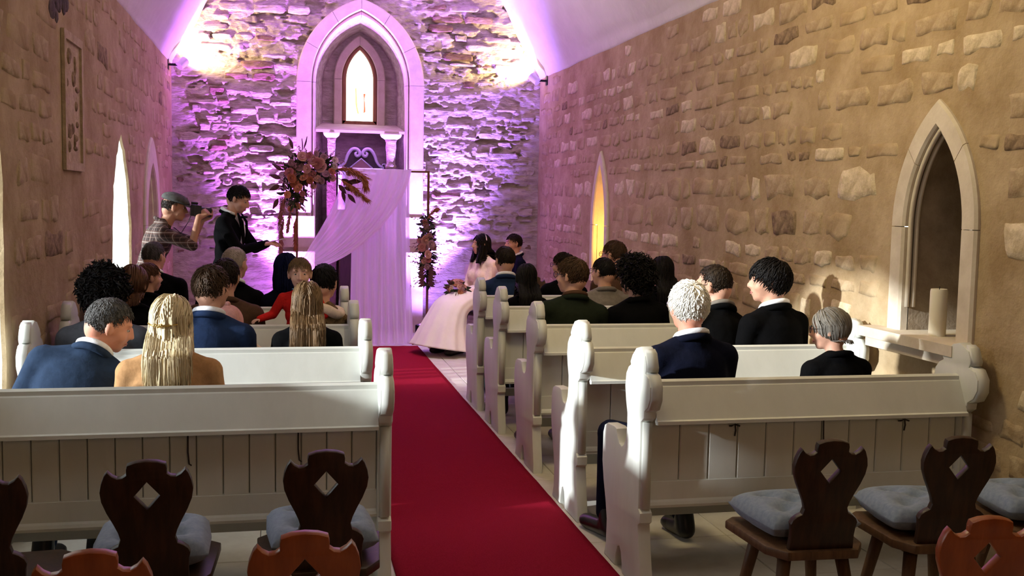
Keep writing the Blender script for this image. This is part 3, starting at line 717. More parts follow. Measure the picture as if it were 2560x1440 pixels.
def make_hair(style, seed, length=.05, count=240, hl=0.0, rad=.0075, off=1.0, sweep=(0, 0, 0), bodyback=None, tohead=None, part=.0, ragged=.3):
    """hair in person space; tohead maps head space to person space"""
    count = int(count * (2.1 if style != 'curly' else 1.5)); rad = rad * (.58 if style != 'curly' else .72)
    rng = np.random.default_rng(seed); V0, F0 = [], []
    # cap
    g = G(); g.ball((0, 0, 0), 1.0, 28, 18); Vb = np.array(g.V); keep = Vb[:, 2] > zmin(Vb[:, 1], hl) - .03
    if style == 'ring': keep &= Vb[:, 2] < .45
    base = EC + Vb * ER * (1.0 + (.0 if style == 'ring' else .015 * off)); base = tohead(base)
    Fk = [f for f in g.F if all(keep[i] for i in f)]
    V0 += [tuple(v) for v in base]; F0 += Fk
    d = dirs(int(count * 1.9), seed)
    d = norm(d + rng.normal(0, .03, d.shape)); d = d[d[:, 2] > zmin(d[:, 1], hl)]
    if style == 'ring': d = d[d[:, 2] < .42]
    n = len(d); P = EC + d * ER * off; nrm = norm(d / ER)
    K = 6 if style in ('short', 'ring') else (9 if style in ('curly',) else 13)
    paths = np.empty((n, K, 3)); paths[:, 0] = P - nrm * .004
    if style in ('short', 'ring'):
        crown = A3(0, -.45, .89); t = d - crown; t = t - d * (t * d).sum(1, keepdims=True); t = norm(t) + A3(*sweep) + rng.normal(0, ragged, d.shape)
        t = norm(t - d * (t * d).sum(1, keepdims=True))
        ln = length * rng.uniform(.6, 1.25, (n, 1)); 
        ln = ln * np.clip(.55 + .7 * (d[:, 2:3] + .4), .4, 1.2)
        cur = P.copy()
        for k in range(1, K):
            cur = cur + t * ln / (K - 1); e = norm((cur - EC) / ER); lift = 1.0 + rng.uniform(.015, .085, (n, 1)) * off * (k / K) * (length / .05)
            cur = EC + e * ER * off * np.minimum(lift, 1.12); paths[:, k] = cur + rng.normal(0, .0015, cur.shape)
        R = rad * np.interp(np.linspace(0, 1, K), [0, .3, .7, 1], [.8, 1, .8, .15])[None] * rng.uniform(.7, 1.2, (n, 1))
        N0 = nrm
    elif style == 'curly':
        ln = length * rng.uniform(.5, 1.2, (n, 1)); a = norm(rng.normal(0, 1, d.shape)); a = norm(a - nrm * (a * nrm).sum(1, keepdims=True)); b = np.cross(nrm, a)
        cdir = norm(nrm + A3(0, 0, -.35) + rng.normal(0, .3, d.shape)); ph = rng.uniform(0, 6, (n, 1))
        for k in range(1, K):
            u = k / (K - 1); w = .012 * off
            paths[:, k] = P + cdir * ln * u + a * np.cos(ph + u * 9) * w + b * np.sin(ph + u * 9) * w
        R = rad * np.interp(np.linspace(0, 1, K), [0, .8, 1], [1, .9, .3])[None] * rng.uniform(.7, 1.2, (n, 1)); N0 = a
    else:      # long / bob: flows from a parting, hugs the head, then hangs
        cur = P.copy(); vel = np.stack([np.sign(d[:, 0] - part) * .55, -.5 - .6 * (d[:, 1] < .3), np.full(n, -.2)], 1)
        ln = (.108 * np.arcsin(np.clip(d[:, 2:3], 0, 1)) + np.minimum(P[:, 2:3], 0) + length) * rng.uniform(.88, 1.05, (n, 1)); step = np.maximum(ln, .03) / (K - 1)
        lift = 1.0 + rng.uniform(0.0, .10, (n, 1)) * off
        for k in range(1, K):
            e = norm((cur - EC) / ER); inhead = (cur[:, 2:3] > (-.055 if style == 'bob' else .0))
            t = vel * (cur[:, 2:3] > .03) + A3(0, 0, -1.0); t = np.where(inhead, t - e * (t * e).sum(1, keepdims=True), A3(0, 0, -1) + rng.normal(0, .05, d.shape) + e * A3(.07, .0, 0)); t = norm(t)
            cur = cur + t * step
            e2 = (cur - EC) / ER; l2 = np.linalg.norm(e2, axis=1, keepdims=True)
            cur = np.where((cur[:, 2:3] > (-.05 if style == 'bob' else .0)) & (l2 < 3), EC + e2 / l2 * ER * lift, cur)
            paths[:, k] = cur
        R = rad * np.interp(np.linspace(0, 1, K), [0, .2, .8, 1], [.7, 1, 1, .2])[None] * rng.uniform(.7, 1.3, (n, 1)); N0 = nrm
    P2 = tohead(paths.reshape(-1, 3)).reshape(n, K, 3)
    if style in ('long', 'bob') and bodyback is not None:
        P2 = bodyback(P2, rng)
    V, Fc = tubes(P2, R, N0, 3)
    o = len(V0)
    return V0 + V.tolist(), F0 + (Fc + o).tolist()

def skin(n, c): return mat(n, c, tuple(min(1, x * 1.12) for x in c), rough=.55, scale=14, bump=.1, bscale=90, bdist=.002, spec=.35)
def cloth(n, c, k=1.25): return mat(n, c, tuple(x * k for x in c), rough=.92, scale=30, bump=.4, bscale=13, bdist=.014, spec=.06 if max(c) < .05 else .12)
def hairm(n, c, k=2.0): return mat(n, c, tuple(min(1, x * k) for x in c), rough=.55, scale=26, stretch=(2, 2, .5), spec=.16 if max(c) < .05 else .3)
SK = skin('skin fair', (.56, .30, .205)); SKR = skin('skin ruddy', (.60, .27, .18)); SKT = skin('skin tanned', (.40, .20, .125))
H_black = hairm('black hair', (.004, .003, .003)); H_dbrown = hairm('dark brown hair', (.012, .007, .004)); H_brown = hairm('brown hair', (.035, .018, .009)); H_lbrown = hairm('light brown hair', (.10, .058, .026), 2.2)
H_red = hairm('chestnut hair', (.075, .030, .014)); H_blond = hairm('blonde hair', (.60, .49, .30), 1.4); H_grey = hairm('grey hair', (.16, .145, .125), 1.8); H_white = hairm('white hair', (.72, .69, .62), 1.25); H_dgrey = hairm('dark grey hair', (.045, .042, .04), 2.4)
C_black = cloth('black cloth', (.0022, .0022, .0026)); C_navy = cloth('navy cloth', (.004, .005, .013)); C_blue = cloth('blue suit cloth', (.012, .024, .062)); C_sblue = cloth('slate blue suit cloth', (.018, .032, .062)); C_green = cloth('dark green cloth', (.012, .016, .010)); C_grey = cloth('grey cloth', (.16, .14, .12)); C_gblue = cloth('grey blue cloth', (.07, .075, .09))
C_tan = cloth('camel knit', (.40, .22, .10)); C_cream = cloth('cream knit', (.62, .50, .40)); C_red = cloth('red fleece', (.50, .015, .012)); C_white = cloth('white shirt', (.74, .74, .76)); C_lace = cloth('ivory lace', (.74, .56, .50)); C_pink = cloth('pink knit', (.55, .28, .26)); C_fur = mat('brown fur', (.10, .055, .022), (.30, .18, .08), rough=.95, scale=60, bump=1, bscale=120, bdist=.02)
C_brown = cloth('brown jacket', (.07, .035, .02)); C_denim = cloth('denim', (.05, .075, .13)); C_boot = mat('brown leather', (.045, .018, .008), (.09, .04, .018), rough=.5, scale=20, bump=.3); C_shoe = mat('black leather', (.006, .006, .007), rough=.3, spec=.5)
M_eyew = mat('eye white', (.48, .44, .41), rough=.2, spec=.6); M_iris = mat('dark iris', (.02, .012, .008), rough=.15, spec=.6); M_lip = mat('lips', (.42, .14, .12), rough=.45); M_spec = mat('glasses frame', (.02, .016, .014), rough=.3, metal=.5)

MIRX = A3(-1, 1, 1)
def person(label, px=None, py=None, Y=None, pose='sit', seat=.430, turn=0, lean=4, side=0, hyaw=0, hpitch=0, hroll=0, sk=SK, top=C_black, bot=C_black, shoe=C_shoe, collar=True, shirt=None,
           hair=('short', {}), hm=H_dbrown, face=False, glasses=False, hands=None, pole=None, fem=False, fixs=None, sleeve=1.0, voxel=.0092, curl=.5, head=1.0, wide=1.0, handup=None, handf=None, extra=None, twist=0, hunch=0.0, legs=True, group='seated wedding guests', knees=None, puff=0.0):
    d2 = math.pi / 180; lean, side, hyaw, hpitch, hroll, twist = lean * d2, side * d2, hyaw * d2, hpitch * d2, hroll * d2, twist * d2
    RT = Ry(side) @ Rx(-lean) @ Rz(twist)
    piv = A3(0, 0, .10)
    def T(*p): return piv + RT @ (A3(*p) - piv)
    wd = wide * (.90 if fem else 1.0)
    B = G(); C = G(); D = G()            # body, top garment, lower garment
    inf = .013 + puff
    def both(fn): fn(B, 0); fn(C, inf)
    def ell(g, c, r, e, R=RT): g.ball(T(*c), (r[0] + e, r[1] + e, r[2] + e), 16, 10, R)
    for c, r in (((0, -.01, .12), (.165 * (1.04 if fem else 1), .115, .12)), ((0, -.012, .26), (.142 * wd, .100, .15)), ((0, -.012, .41), (.172 * wd, .112, .16)), ((0, -.022, .47), (.165 * wd, .095, .10))):
        ell(B, c, r, 0); ell(C, c, r, inf)
    sx = .172 * wd
    for s in (-1, 1):
        caps(B, T(0, -.012, .515), T(s * sx, -.01, .515), .068, .056); caps(C, T(0, -.014, .512), T(s * sx, -.012, .513), .078, .068)
        caps(B, T(0, -.012, .60), T(s * sx * .8, -.012, .535), .042, .040); caps(C, T(s * .035, -.018, .585), T(s * sx * .85, -.014, .535), .048, .050)
        if fem: ell(B, (s * .068, .085, .385), (.06, .055, .06), 0); ell(C, (s * .068, .085, .385), (.06, .055, .06), .01)
    nb = T(0, -.008, .575)
    if top is not None and collar: ell(C, (0, -.028, .572), (.078, .062, .055), 0)
    RH = Rz(hyaw) @ Rx(-hpitch) @ Ry(hroll)
    hk = head
    hc = nb + RT @ A3(0, .012 + hunch, .055) + RH @ A3(0, .022, .112) * hk
    def tohead(P): return hc + (np.asarray(P) * hk) @ RH.T
    Hh = lambda *p: hc + RH @ (A3(*p) * hk)
    caps(B, nb - RT @ A3(0, 0, .05), Hh(0, -.018, -.055), .060 * (.88 if fem else 1), .054 * (.86 if fem else 1), 14)
    for c, r in (((0, -.012, .020), (.076, .095, .092)), ((0, .028, -.025), (.061, .062, .083)), ((0, .038, -.075), (.046, .045, .034)), ((0, .058, -.092), (.024, .024, .020)), ((.038, .045, -.028), (.026, .034, .030)), ((-.038, .045, -.028), (.026, .034, .030)), ((0, -.05, -.02), (.062, .055, .07))):
        B.ball(Hh(*c), tuple(x * hk for x in r), 16, 12, RH)
    caps(B, Hh(0, .088, .012), Hh(0, .106, -.026), .0095 * hk, .0125 * hk, 8); caps(B, Hh(-.010, .094, -.030), Hh(.010, .094, -.030), .0105 * hk, .0105 * hk, 8)
    caps(B, Hh(-.040, .072, .030), Hh(.040, .072, .030), .013 * hk, .013 * hk, 8)
    caps(B, Hh(-.016, .084, -.056), Hh(.016, .084, -.056), .0085 * hk, .0085 * hk, 8); caps(B, Hh(-.013, .083, -.068), Hh(.013, .083, -.068), .009 * hk, .009 * hk, 8)
    for s in (-1, 1):
        B.ball(Hh(s * .078, -.008, -.008), tuple(x * hk for x in (.010, .019, .031)), 10, 8, RH @ Rz(s * .35)); B.ball(Hh(s * .081, -.013, .008), tuple(x * hk for x in (.010, .016, .018)), 10, 8, RH)
    hands = hands or (A3(-.10, .27, .175), A3(.10, .27, .175))
    wr = []
    for i, s in enumerate((-1, 1)):
        sh = T(s * (sx + .012), -.01, .505); hd = A3(*hands[i]); pl = A3(s * .42, -.45, -.8) if pole is None or pole[i] is None else A3(*pole[i])
        el, wst = ik(sh, hd, .285, .255, pl)
        caps(B, sh, el, .048, .039); caps(B, el, wst, .039, .026)
        caps(C, sh, el, .062 * (.9 if fem else 1) + puff, .051 + puff); 
        if sleeve > .5: caps(C, el, el + (wst - el) * sleeve * .97, .050 + puff, .038 + puff * .7)
        f = (wst - el) / np.linalg.norm(wst - el)
        if handf is not None and handf[i] is not None: f = A3(*handf[i])
        elif pose == 'sit' and handup is None: f = f * .5 + A3(-s * .3, .6, -.35)
        up = A3(0, .2, 1) if handup is None or handup[i] is None else A3(*handup[i])
        hand_prims(B, wst, f, up, s, curl)
        wr.append((wst, f, up, el))
    topz = hc[2] + (RH @ A3(0, -.02, .128 * hk))[2]
    if pose == 'stand' and fixs is None:
        tgt = at(px, py, Y=Y); s_ = (tgt[2] - seat) / (topz + .895); X = tgt[0]; seat = seat + .895 * s_
    elif fixs is None:
        tgt = at(px, py, Y=Y); s_ = (tgt[2] - seat) / topz; X = tgt[0]
    else: s_ = fixs; X = at(px, py, Y=Y)[0]
    fz = -.895 if pose == 'stand' else -seat / s_
    kn = []
    for s in (-1, 1):
        if pose == 'sit':
            hip, knee, ank, toe = A3(s * .09, .03, .085), A3(s * .11, .44, .085), A3(s * .11, .43, fz + .098), A3(s * .125, .575, fz + .046)
            fl = lambda a, dz: A3(a[0], a[1], fz + dz)
            if knees and knees[(s + 1) // 2]: knee, ank, toe = [A3(*q) for q in knees[(s + 1) // 2]]; toe = fl(toe, .046); ank = fl(ank, .098)
        else:
            hip, knee, ank, toe = A3(s * .088, 0, .06), A3(s * .10, .025, -.38), A3(s * .105, -.02, fz + .098), A3(s * .125, .13, fz + .046)
        caps(B, hip, knee, .078, .054); caps(B, knee, ank, .053, .034); caps(B, ank - A3(0, .02, .025), toe - A3(0, .01, 0), .028, .019)
        caps(D, hip, knee, .084, .068); caps(D, knee, ank + A3(0, 0, .03), .068, .055); kn.append((ank, toe))
    D.ball(A3(0, -.005, .125), (.178, .126, .112), 16, 10)
    tR = Rz(turn * d2); hw = tR @ (hc * s_)
    loc = (X - hw[0], Y - hw[1], seat)
    me = remesh(B, voxel, 3, .42); me.materials.append(sk)
    root = link('person', me); root.location = loc; root.rotation_euler = (0, 0, turn * d2); root.scale = (s_,) * 3
    tag(root, label, 'person', group)
    # clothes
    if top is not None:
        nrm = RT @ A3(0, 0, 1)
        me = remesh(C, .0135, 3, .6)
        me.materials.append(top); link('jacket' if collar else 'top', me, root)
    if collar and top is not None:
        g = G(); 
        ring = lambda r, z, y0=0: [T(r * 1.02 * math.cos(a), -.012 + y0 + r * math.sin(a), z + .022 * (1 if math.sin(a) < 0 else -1.4) * abs(math.sin(a))) for a in np.linspace(math.pi * .72, math.pi * 2.28, 22)]
        g.tube(ring(.078, .592), .017, 8, 1.0); o = g.build('lapel_collar', top, root)
        if shirt is not None:
            g = G(); g.tube(ring(.069, .618), .0145, 8); g.build('shirt_collar', shirt, root)
    if legs:
        me = remesh(D, .0145, 3, .5); me.materials.append(bot); link('trousers' if not fem else 'trousers', me, root)
    for ank, toe in kn:
        g = G(); caps(g, ank - A3(0, .045, .045), toe - A3(0, 0, .008), .048, .044); caps(g, ank - A3(0, .035, .03), ank + A3(0, -.005, .06), .052, .052); g.ball(toe + A3(0, .02, -.008), (.050, .06, .038), 10, 7)
        me = remesh(g, .012, 2, .6); me.materials.append(shoe); link('shoe', me, root)
    # face
    for s in (-1, 1):
        g = G(); g.ball(Hh(s * .031, .0695, .006), .0106 * hk, 10, 8); e = g.build('eye', M_eyew, root)
        g = G(); g.ball(Hh(s * .031, .0758, .005), (.0062 * hk,) * 3, 8, 6); g.build('iris', M_iris, e)
        V_ = G(); V_.ball((0, 0, 0), .0122 * hk, 12, 10); kp = {i for i, v in enumerate(V_.V) if v[2] > .0032 * hk or v[2] < -.0075 * hk}
        g = G(); g.add([hc + RH @ (A3(s * .031, .0700, .006) * hk + A3(*v)) for v in V_.V], [f for f in V_.F if all(i in kp for i in f)]); g.build('eyelid', sk, e)
        g = G(); g.tube([Hh(s * .014, .085, .027), Hh(s * .032, .0835, .031), Hh(s * .050, .069, .027)], [.0024 * hk, .0032 * hk, .0016 * hk], 6); g.build('eyebrow', hm, root)
    g = G(); g.tube([Hh(-.024, .084, -.061), Hh(-.010, .0925, -.058), Hh(0, .0925, -.0595), Hh(.010, .0925, -.058), Hh(.024, .084, -.061)], [.002 * hk, .004 * hk, .0042 * hk, .004 * hk, .002 * hk], 6)
    g.tube([Hh(-.018, .085, -.0665), Hh(0, .093, -.068), Hh(.018, .085, -.0665)], [.002 * hk, .0048 * hk, .002 * hk], 6); g.build('lips', M_lip, root)
    if glasses:
        g = G()
        for s in (-1, 1):
            g.tube([Hh(s * .031 + .024 * math.cos(a), .100, .006 + .019 * math.sin(a)) for a in np.linspace(0, 2 * math.pi, 15)], .0022, 6)
            g.tube([Hh(s * .055, .100, .012), Hh(s * .082, .03, .012), Hh(s * .086, -.012, .012), Hh(s * .084, -.03, -.004)], .002, 6)
        g.tube([Hh(-.008, .102, .010), Hh(.008, .102, .010)], .002, 6)
        g.build('glasses', glasses if not isinstance(glasses, bool) else M_spec, root)
    if hair:
        st, kw = hair; kw = dict(kw); seed = kw.pop('seed', sum(map(ord, label)) % 997)
        def bodyback(P, rng):
            # strands lie on the back and the shoulders instead of sinking into them
            Q = (P - piv) @ RT + piv; x, y, z = Q[..., 0], Q[..., 1], Q[..., 2]
            lim = np.where(z < .60, -(.122 + .02) * np.sqrt(np.clip(1 - (x / .235) ** 2, .05, 1)) - .012, np.interp(z, [.60, .68], [-.135, -.06]))
            k = rng.uniform(0, .02, x.shape[:1])[:, None]
            back = (y < .02)
            yn = np.where(back & (z < .68), np.minimum(y, lim - k), y)
            yn = np.where(~back & (z < .56), np.maximum(y, .105 + k), yn)
            return (np.stack([x, yn, z], -1) - piv) @ RT.T + piv
        V, Fc = make_hair(st, seed, tohead=tohead, bodyback=bodyback, **kw)
        mk('hair', V, Fc, hm, root)
    ctx = dict(root=root, T=T, Hh=Hh, hc=hc, RH=RH, RT=RT, wr=wr, s=s_, nb=nb, hk=hk, loc=loc, tR=tR)
    if extra: extra(ctx)
    return ctx
SH = lambda **k: ('short', dict(dict(length=.05, count=260), **k))
def P(label, *a, **k): return person(label, *a, **k)
# right block, nearest row
P('white haired man in navy jacket and glasses in the nearest right pew', 1722, 699, 4.31, hair=SH(length=.075, count=420, off=1.06, rad=.0085, sweep=(.25, 0, .1)), hm=H_white, top=C_navy, bot=C_navy, shirt=C_white, glasses=mat('silver frame', (.5, .5, .5), rough=.3, metal=.8), sk=SKR, hyaw=-2, wide=1.02, turn=9, hands=(A3(-.11, .33, .16), A3(.08, .30, .17)), knees=((A3(-.20, .42, .085), A3(-.20, .44, -.33), A3(-.22, .585, -.385)), (A3(.12, .42, .085), A3(.16, .32, -.30), A3(.17, .43, -.375))))
P('grey haired woman with glasses in black, beside the right wall', 2076, 766, 4.31, hair=('bob', dict(length=.072, count=340, off=1.10, rad=.010)), hm=H_grey, top=C_black, collar=True, hyaw=48, hpitch=6, glasses=True, fem=True, turn=6, wide=1.0)
# right, second row
P('dark haired man in black suit and white collar, face turned left, by the right wall', 1924, 645, 5.25, hair=SH(length=.085, count=360, off=1.10, rad=.010), hm=H_black, top=C_black, shirt=C_white, hyaw=50, turn=16, sk=SK, wide=.94)
P('balding man with glasses in a black coat behind the white haired man', 1785, 657, 5.40, hair=SH(length=.025, count=300, rad=.006, hl=.30), hm=H_dbrown, top=C_black, shirt=C_grey, hyaw=32, hpitch=6, glasses=True, wide=.98, turn=12, lean=14, side=9)
# right, third row
P('brown haired man with glasses in a dark green jacket in the third right pew', 1430, 640, 6.14, hair=SH(length=.05, count=320, off=1.03), hm=H_brown, top=C_green, hyaw=40, glasses=True, shirt=C_brown, wide=1.0, turn=4, side=5)
P('guest with big frizzy black hair and black coat in the third right pew', 1585, 650, 6.16, hair=('curly', dict(length=.062, count=420, rad=.010, off=1.12)), hm=H_black, top=C_black, hyaw=30, glasses=True, wide=1.0, fem=True, side=-4)
P('woman with straight black hair by the right wall, behind the frizzy black hair', 1655, 637, 7.18, hair=('long', dict(length=.27, count=300, rad=.010, off=1.04)), hm=H_black, top=C_black, fem=True, hyaw=10, wide=.88)
# right, fourth row
P('guest with short black hair and glasses in a grey jacket in the fourth right pew', 1508, 641, 7.17, hair=SH(length=.04, count=240), hm=H_black, top=C_grey, hyaw=35, glasses=True)
P('woman with long straight black hair next to the blue suited man', 1316, 657, 7.17, hair=('long', dict(length=.27, count=320, rad=.012, off=1.08)), hm=H_black, top=C_black, fem=True, wide=.80)
P('dark haired guest in black partly hidden behind the green jacketed man', 1408, 629, 7.96, hair=SH(length=.05, count=240, off=1.04), hm=H_dbrown, top=C_black, hyaw=45, glasses=True, wide=.88, side=4)
# right, front row
P('short haired man in a navy blue suit in the front right pew beside the bride', 1262, 613, 7.96, hair=SH(length=.035, count=260), hm=H_dbrown, top=C_blue, shirt=C_white, hyaw=25, wide=.84, turn=-8)
P('brown haired guest sitting before the glowing orange niche', 1535, 598, 7.93, hair=SH(length=.045, count=260), hm=H_brown, top=C_brown, hyaw=42, glasses=True, wide=.88, side=-4)
# left block, nearest row
P('man in blue suit leaning to the right with his face in profile, nearest left pew', 275, 742, 4.50, hair=SH(length=.030, count=420, rad=.0055, ragged=.5), hm=H_dgrey, top=C_sblue, shirt=C_white, hyaw=-66, hpitch=20, hroll=6, lean=20, side=17, sk=SKR, wide=1.06, turn=-8, voxel=.0075, bot=C_sblue, knees=((A3(-.12, .39, .098), A3(-.12, .26, -.3), A3(-.12, .38, -.38)), (A3(.12, .39, .098), A3(.12, .26, -.3), A3(.12, .38, -.38))))
def clip(c):
    g = G()
    for k in range(5): g.ball(c['Hh'](.0 + .008 * (k - 2), -.128, -.012 + .003 * abs(k - 2)), .007, 8, 6)
    g.tube([c['Hh'](-.07, -.085, -.005), c['Hh'](-.03, -.122, -.01), c['Hh'](.03, -.122, -.01), c['Hh'](.07, -.085, -.005)], .004, 6)
    g.build('hair_clip', mat('gold clip', (.5, .33, .10), rough=.3, metal=.8), c['root'])
P('woman with long blonde hair and gold clip in a camel sweater, nearest left pew', 430, 731, 4.34, hair=('long', dict(length=.29, count=520, rad=.0085, off=1.06)), hm=H_blond, top=C_tan, collar=False, fem=True, hyaw=-22, extra=clip, wide=1.08, shoe=C_boot, bot=C_boot, knees=((A3(-.12, .40, .098), A3(-.12, .33, -.3), A3(-.12, .45, -.38)), (A3(.09, .40, .098), A3(-.02, .33, -.3), A3(-.03, .45, -.38))))
# left, second row
P('brown haired man in a bright blue suit in the second left pew', 530, 659, 5.33, hair=SH(length=.055, count=340, off=1.05, ragged=.5), hm=H_brown, top=C_blue, shirt=C_white, hyaw=-35, wide=1.04, bot=C_blue, side=5)
P('girl with long light brown hair down her back in the second left pew', 768, 699, 5.31, hair=('long', dict(length=.29, count=480, rad=.0085, off=1.05)), hm=H_lbrown, top=C_black, collar=False, fem=True, bot=C_denim, wide=.9)
P('guest with a round dark afro in a grey blue coat by the left wall', 262, 676, 5.33, hair=('curly', dict(length=.058, count=420, rad=.011, off=1.10)), hm=H_black, top=C_gblue, hyaw=-10)
# left, third row
def scarf(c, m):
    g = G(); T = c['T']
    g.tube([T(.115 * math.cos(a), -.012 + .10 * math.sin(a), .565 + .012 * math.sin(3 * a)) for a in np.linspace(0, 2 * math.pi, 25)], .042, 10, .8, cap=False); g.build('shawl', m, c['root'])
P('guest with dark hair in cream knit and brown fur, left pew end by the curtain', 812, 657, 6.20, hair=SH(length=.05, count=280, off=1.03), hm=H_black, top=C_fur, collar=False, hyaw=-25, side=11, extra=lambda c: scarf(c, C_cream), fem=True, wide=.8)
P('woman with a chestnut bob in the third left pew beside the afro haired guest', 334, 660, 6.16, hair=('bob', dict(length=.14, count=340, rad=.010, off=1.10)), hm=H_red, top=C_black, fem=True, hyaw=-20)
P('short brown haired person in right-facing profile just beyond the chestnut bob', 372, 654, 7.18, hair=SH(length=.045, count=280), hm=H_red, top=C_black, hyaw=-58)
P('dark haired guest half hidden behind the brown haired man in bright blue', 565, 643, 6.23, hair=SH(length=.05, count=260, off=1.03), hm=H_dbrown, top=C_brown, hyaw=-15)
# left, front row
front_man = P('man with sunlit grey hair in black suit in front of the photographer', 386, 601, 7.95, seat=.455, hair=SH(length=.03, count=260, rad=.006), hm=H_dgrey, top=C_black, shirt=C_white, hyaw=-35, wide=1.15)
P('balding grey man in a dark suit just below the reading man', 588, 614, 7.19, hair=('short', dict(length=.014, count=300, rad=.005, off=1.0)), hm=hairm('thin grey hair', (.24, .20, .17), 1.6), top=C_black, shirt=C_white, hyaw=-32, wide=.96, side=6)
def hood(c):
    V, Fc = make_hair('long', 5, length=.16, count=260, rad=.013, off=1.10, tohead=lambda q: c['hc'] + np.asarray(q) @ c['RH'].T)
    mk('headscarf', V, Fc, cloth('navy scarf', (.006, .008, .03)), c['root'])
P('guest in a dark navy headscarf behind the toddler in red', 716, 630, 7.17, hair=None, top=C_navy, collar=False, extra=hood, fem=True, hyaw=-10, wide=.90, side=-6)
# ------------------------------------------------------------------ people standing and sitting at the front
def wpt(c, p): return np.array(c['loc']) + c['tR'] @ (np.asarray(p) * c['s'])
def plaid(name):
    m = bpy.data.materials.new(name); m.use_nodes = True; nt = m.node_tree; N, L = nt.nodes, nt.links; b = N['Principled BSDF']; b.inputs['Roughness'].default_value = .9
    tc = N.new('ShaderNodeTexCoord'); sp = N.new('ShaderNodeSeparateXYZ'); L.new(tc.outputs['Object'], sp.inputs[0])
    def mth(op, a, bb=None):
        n = N.new('ShaderNodeMath'); n.operation = op
        for i, v in enumerate((a, bb)):
            if v is None: continue
            if isinstance(v, (int, float)): n.inputs[i].default_value = v
            else: L.new(v, n.inputs[i])
        return n.outputs[0]
    su = mth('ADD', sp.outputs['X'], sp.outputs['Y'])
    def band(src, per, lo, hi, off):
        f = mth('FRACT', mth('ADD', mth('DIVIDE', src, per), off)); return mth('MULTIPLY', mth('GREATER_THAN', f, lo), mth('LESS_THAN', f, hi))
    col = None
    def mix(prev, fac, c, k):
        n = N.new('ShaderNodeMix'); n.data_type = 'RGBA'; L.new(mth('MULTIPLY', fac, k), n.inputs['Factor'])
        if isinstance(prev, tuple): n.inputs['A'].default_value = prev
        else: L.new(prev, n.inputs['A'])
        n.inputs['B'].default_value = c; return n.outputs['Result']
    col = (.022, .010, .008, 1)
    for src, off in ((su, .13), (sp.outputs['Z'], .4)):
        col = mix(col, band(src, .085, .05, .40, off), (.10, .045, .030, 1), .5)
        col = mix(col, band(src, .085, .20, .27, off), (.50, .46, .42, 1), .42)
        col = mix(col, band(src, .085, .70, .75, off), (.30, .20, .16, 1), .4)
    L.new(col, b.inputs['Base Color']); return m
M_cap = cloth('grey tweed', (.055, .055, .052), 1.7); M_plaid = plaid('plaid flannel')
M_cam = mat('camera black', (.008, .008, .009), rough=.35, spec=.5); M_lens = mat('lens glass', (.01, .012, .02), rough=.05, spec=.8)
def flatcap(c):
    g = G(); Hh, RH = c['Hh'], c['RH']
    V = G(); V.ball((0, 0, 0), 1, 24, 14)
    pts = [(x * .096, y * .122 + .004, (z * .070 if z > 0 else z * .022) + .062 - .10 * y * .22) for x, y, z in V.V]
    g.add([Hh(*p) for p in pts], V.F); o = g.build('flat_cap', M_cap, c['root'])
    g = G(); V = G(); V.ball((0, 0, 0), 1, 20, 8); g.add([Hh(x * .074, y * .052 + .098, z * .009 + .036 - .30 * y * .05 - .2 * x * x * .07) for x, y, z in V.V], V.F); g.build('peak', M_cap, o)
def cam_extra(c):
    Hh = c['Hh']; R = c['tR'] @ c['RH']
    base = wpt(c, Hh(0, .165, .0))
    o = thing('photo_camera', 'black camera held to his eye by the photographer in the flat cap', 'camera', tuple(base)); o.rotation_euler = Matrix(R.tolist()).to_euler()
    g = G(); g.box((-.068, -.03, -.048), (.068, .03, .044)); g.box((-.028, -.03, .044), (.028, .025, .066)); ob = g.build('camera_body', M_cam, o, False)
    m = ob.modifiers.new('b', 'BEVEL'); m.width = .008; m.segments = 2
    g = G(); g.box((.045, .0, -.05), (.078, .05, .04)); g.build('grip', M_cam, o, False)
    g = G(); g.tube([(0, .02, -.004), (0, .05, -.004), (0, .052, -.004), (0, .11, -.004), (0, .13, -.004)], [.034, .034, .038, .038, .044], 18); l = g.build('lens', M_cam, o); smooth_by_angle(l.data)
    g = G(); g.tube([(0, .1315, -.004), (0, .133, -.004)], [.034, .033], 16); g.build('front_glass', M_lens, l)
    g = G(); g.tube([(-.07, 0, .02), (-.085, -.03, -.10), (-.07, -.08, -.20), (-.03, -.14, -.16)], .006, 6, .5); g.build('strap', M_cam, o)
P('photographer in grey flat cap and rolled-sleeve plaid shirt aiming a camera to the right', 436, 482, 8.78, pose='stand', seat=0.0, turn=-82, lean=17, hunch=.035, hpitch=6, top=M_plaid, bot=C_denim, collar=True, hair=('ring', dict(length=.02, count=200, rad=.005)), hm=H_dbrown, sk=SKT, sleeve=.30, voxel=.0075,
  hands=(A3(-.045, .46, .60), A3(.085, .42, .625)), pole=(A3(-.5, .2, -1), A3(.10, .1, -1)), handup=(A3(-.6, 0, -.8), A3(.8, -.2, .3)), handf=(A3(.2, .8, .4), A3(-.25, .75, .55)), curl=.9, wide=1.12, extra=lambda c: (flatcap(c), cam_extra(c)), group='standing wedding guests')
def bowtie(c, y=.118, z=.572):
    g = G(); T = c['T']
    for s in (-1, 1): g.tube([T(0, y, z), T(s * .022, y + .002, z), T(s * .055, y - .006, z)], [.009, .016, .026], 8, .45)
    g.ball(T(0, y + .004, z), .011, 8, 6); g.build('bow_tie', C_black, c['root'])
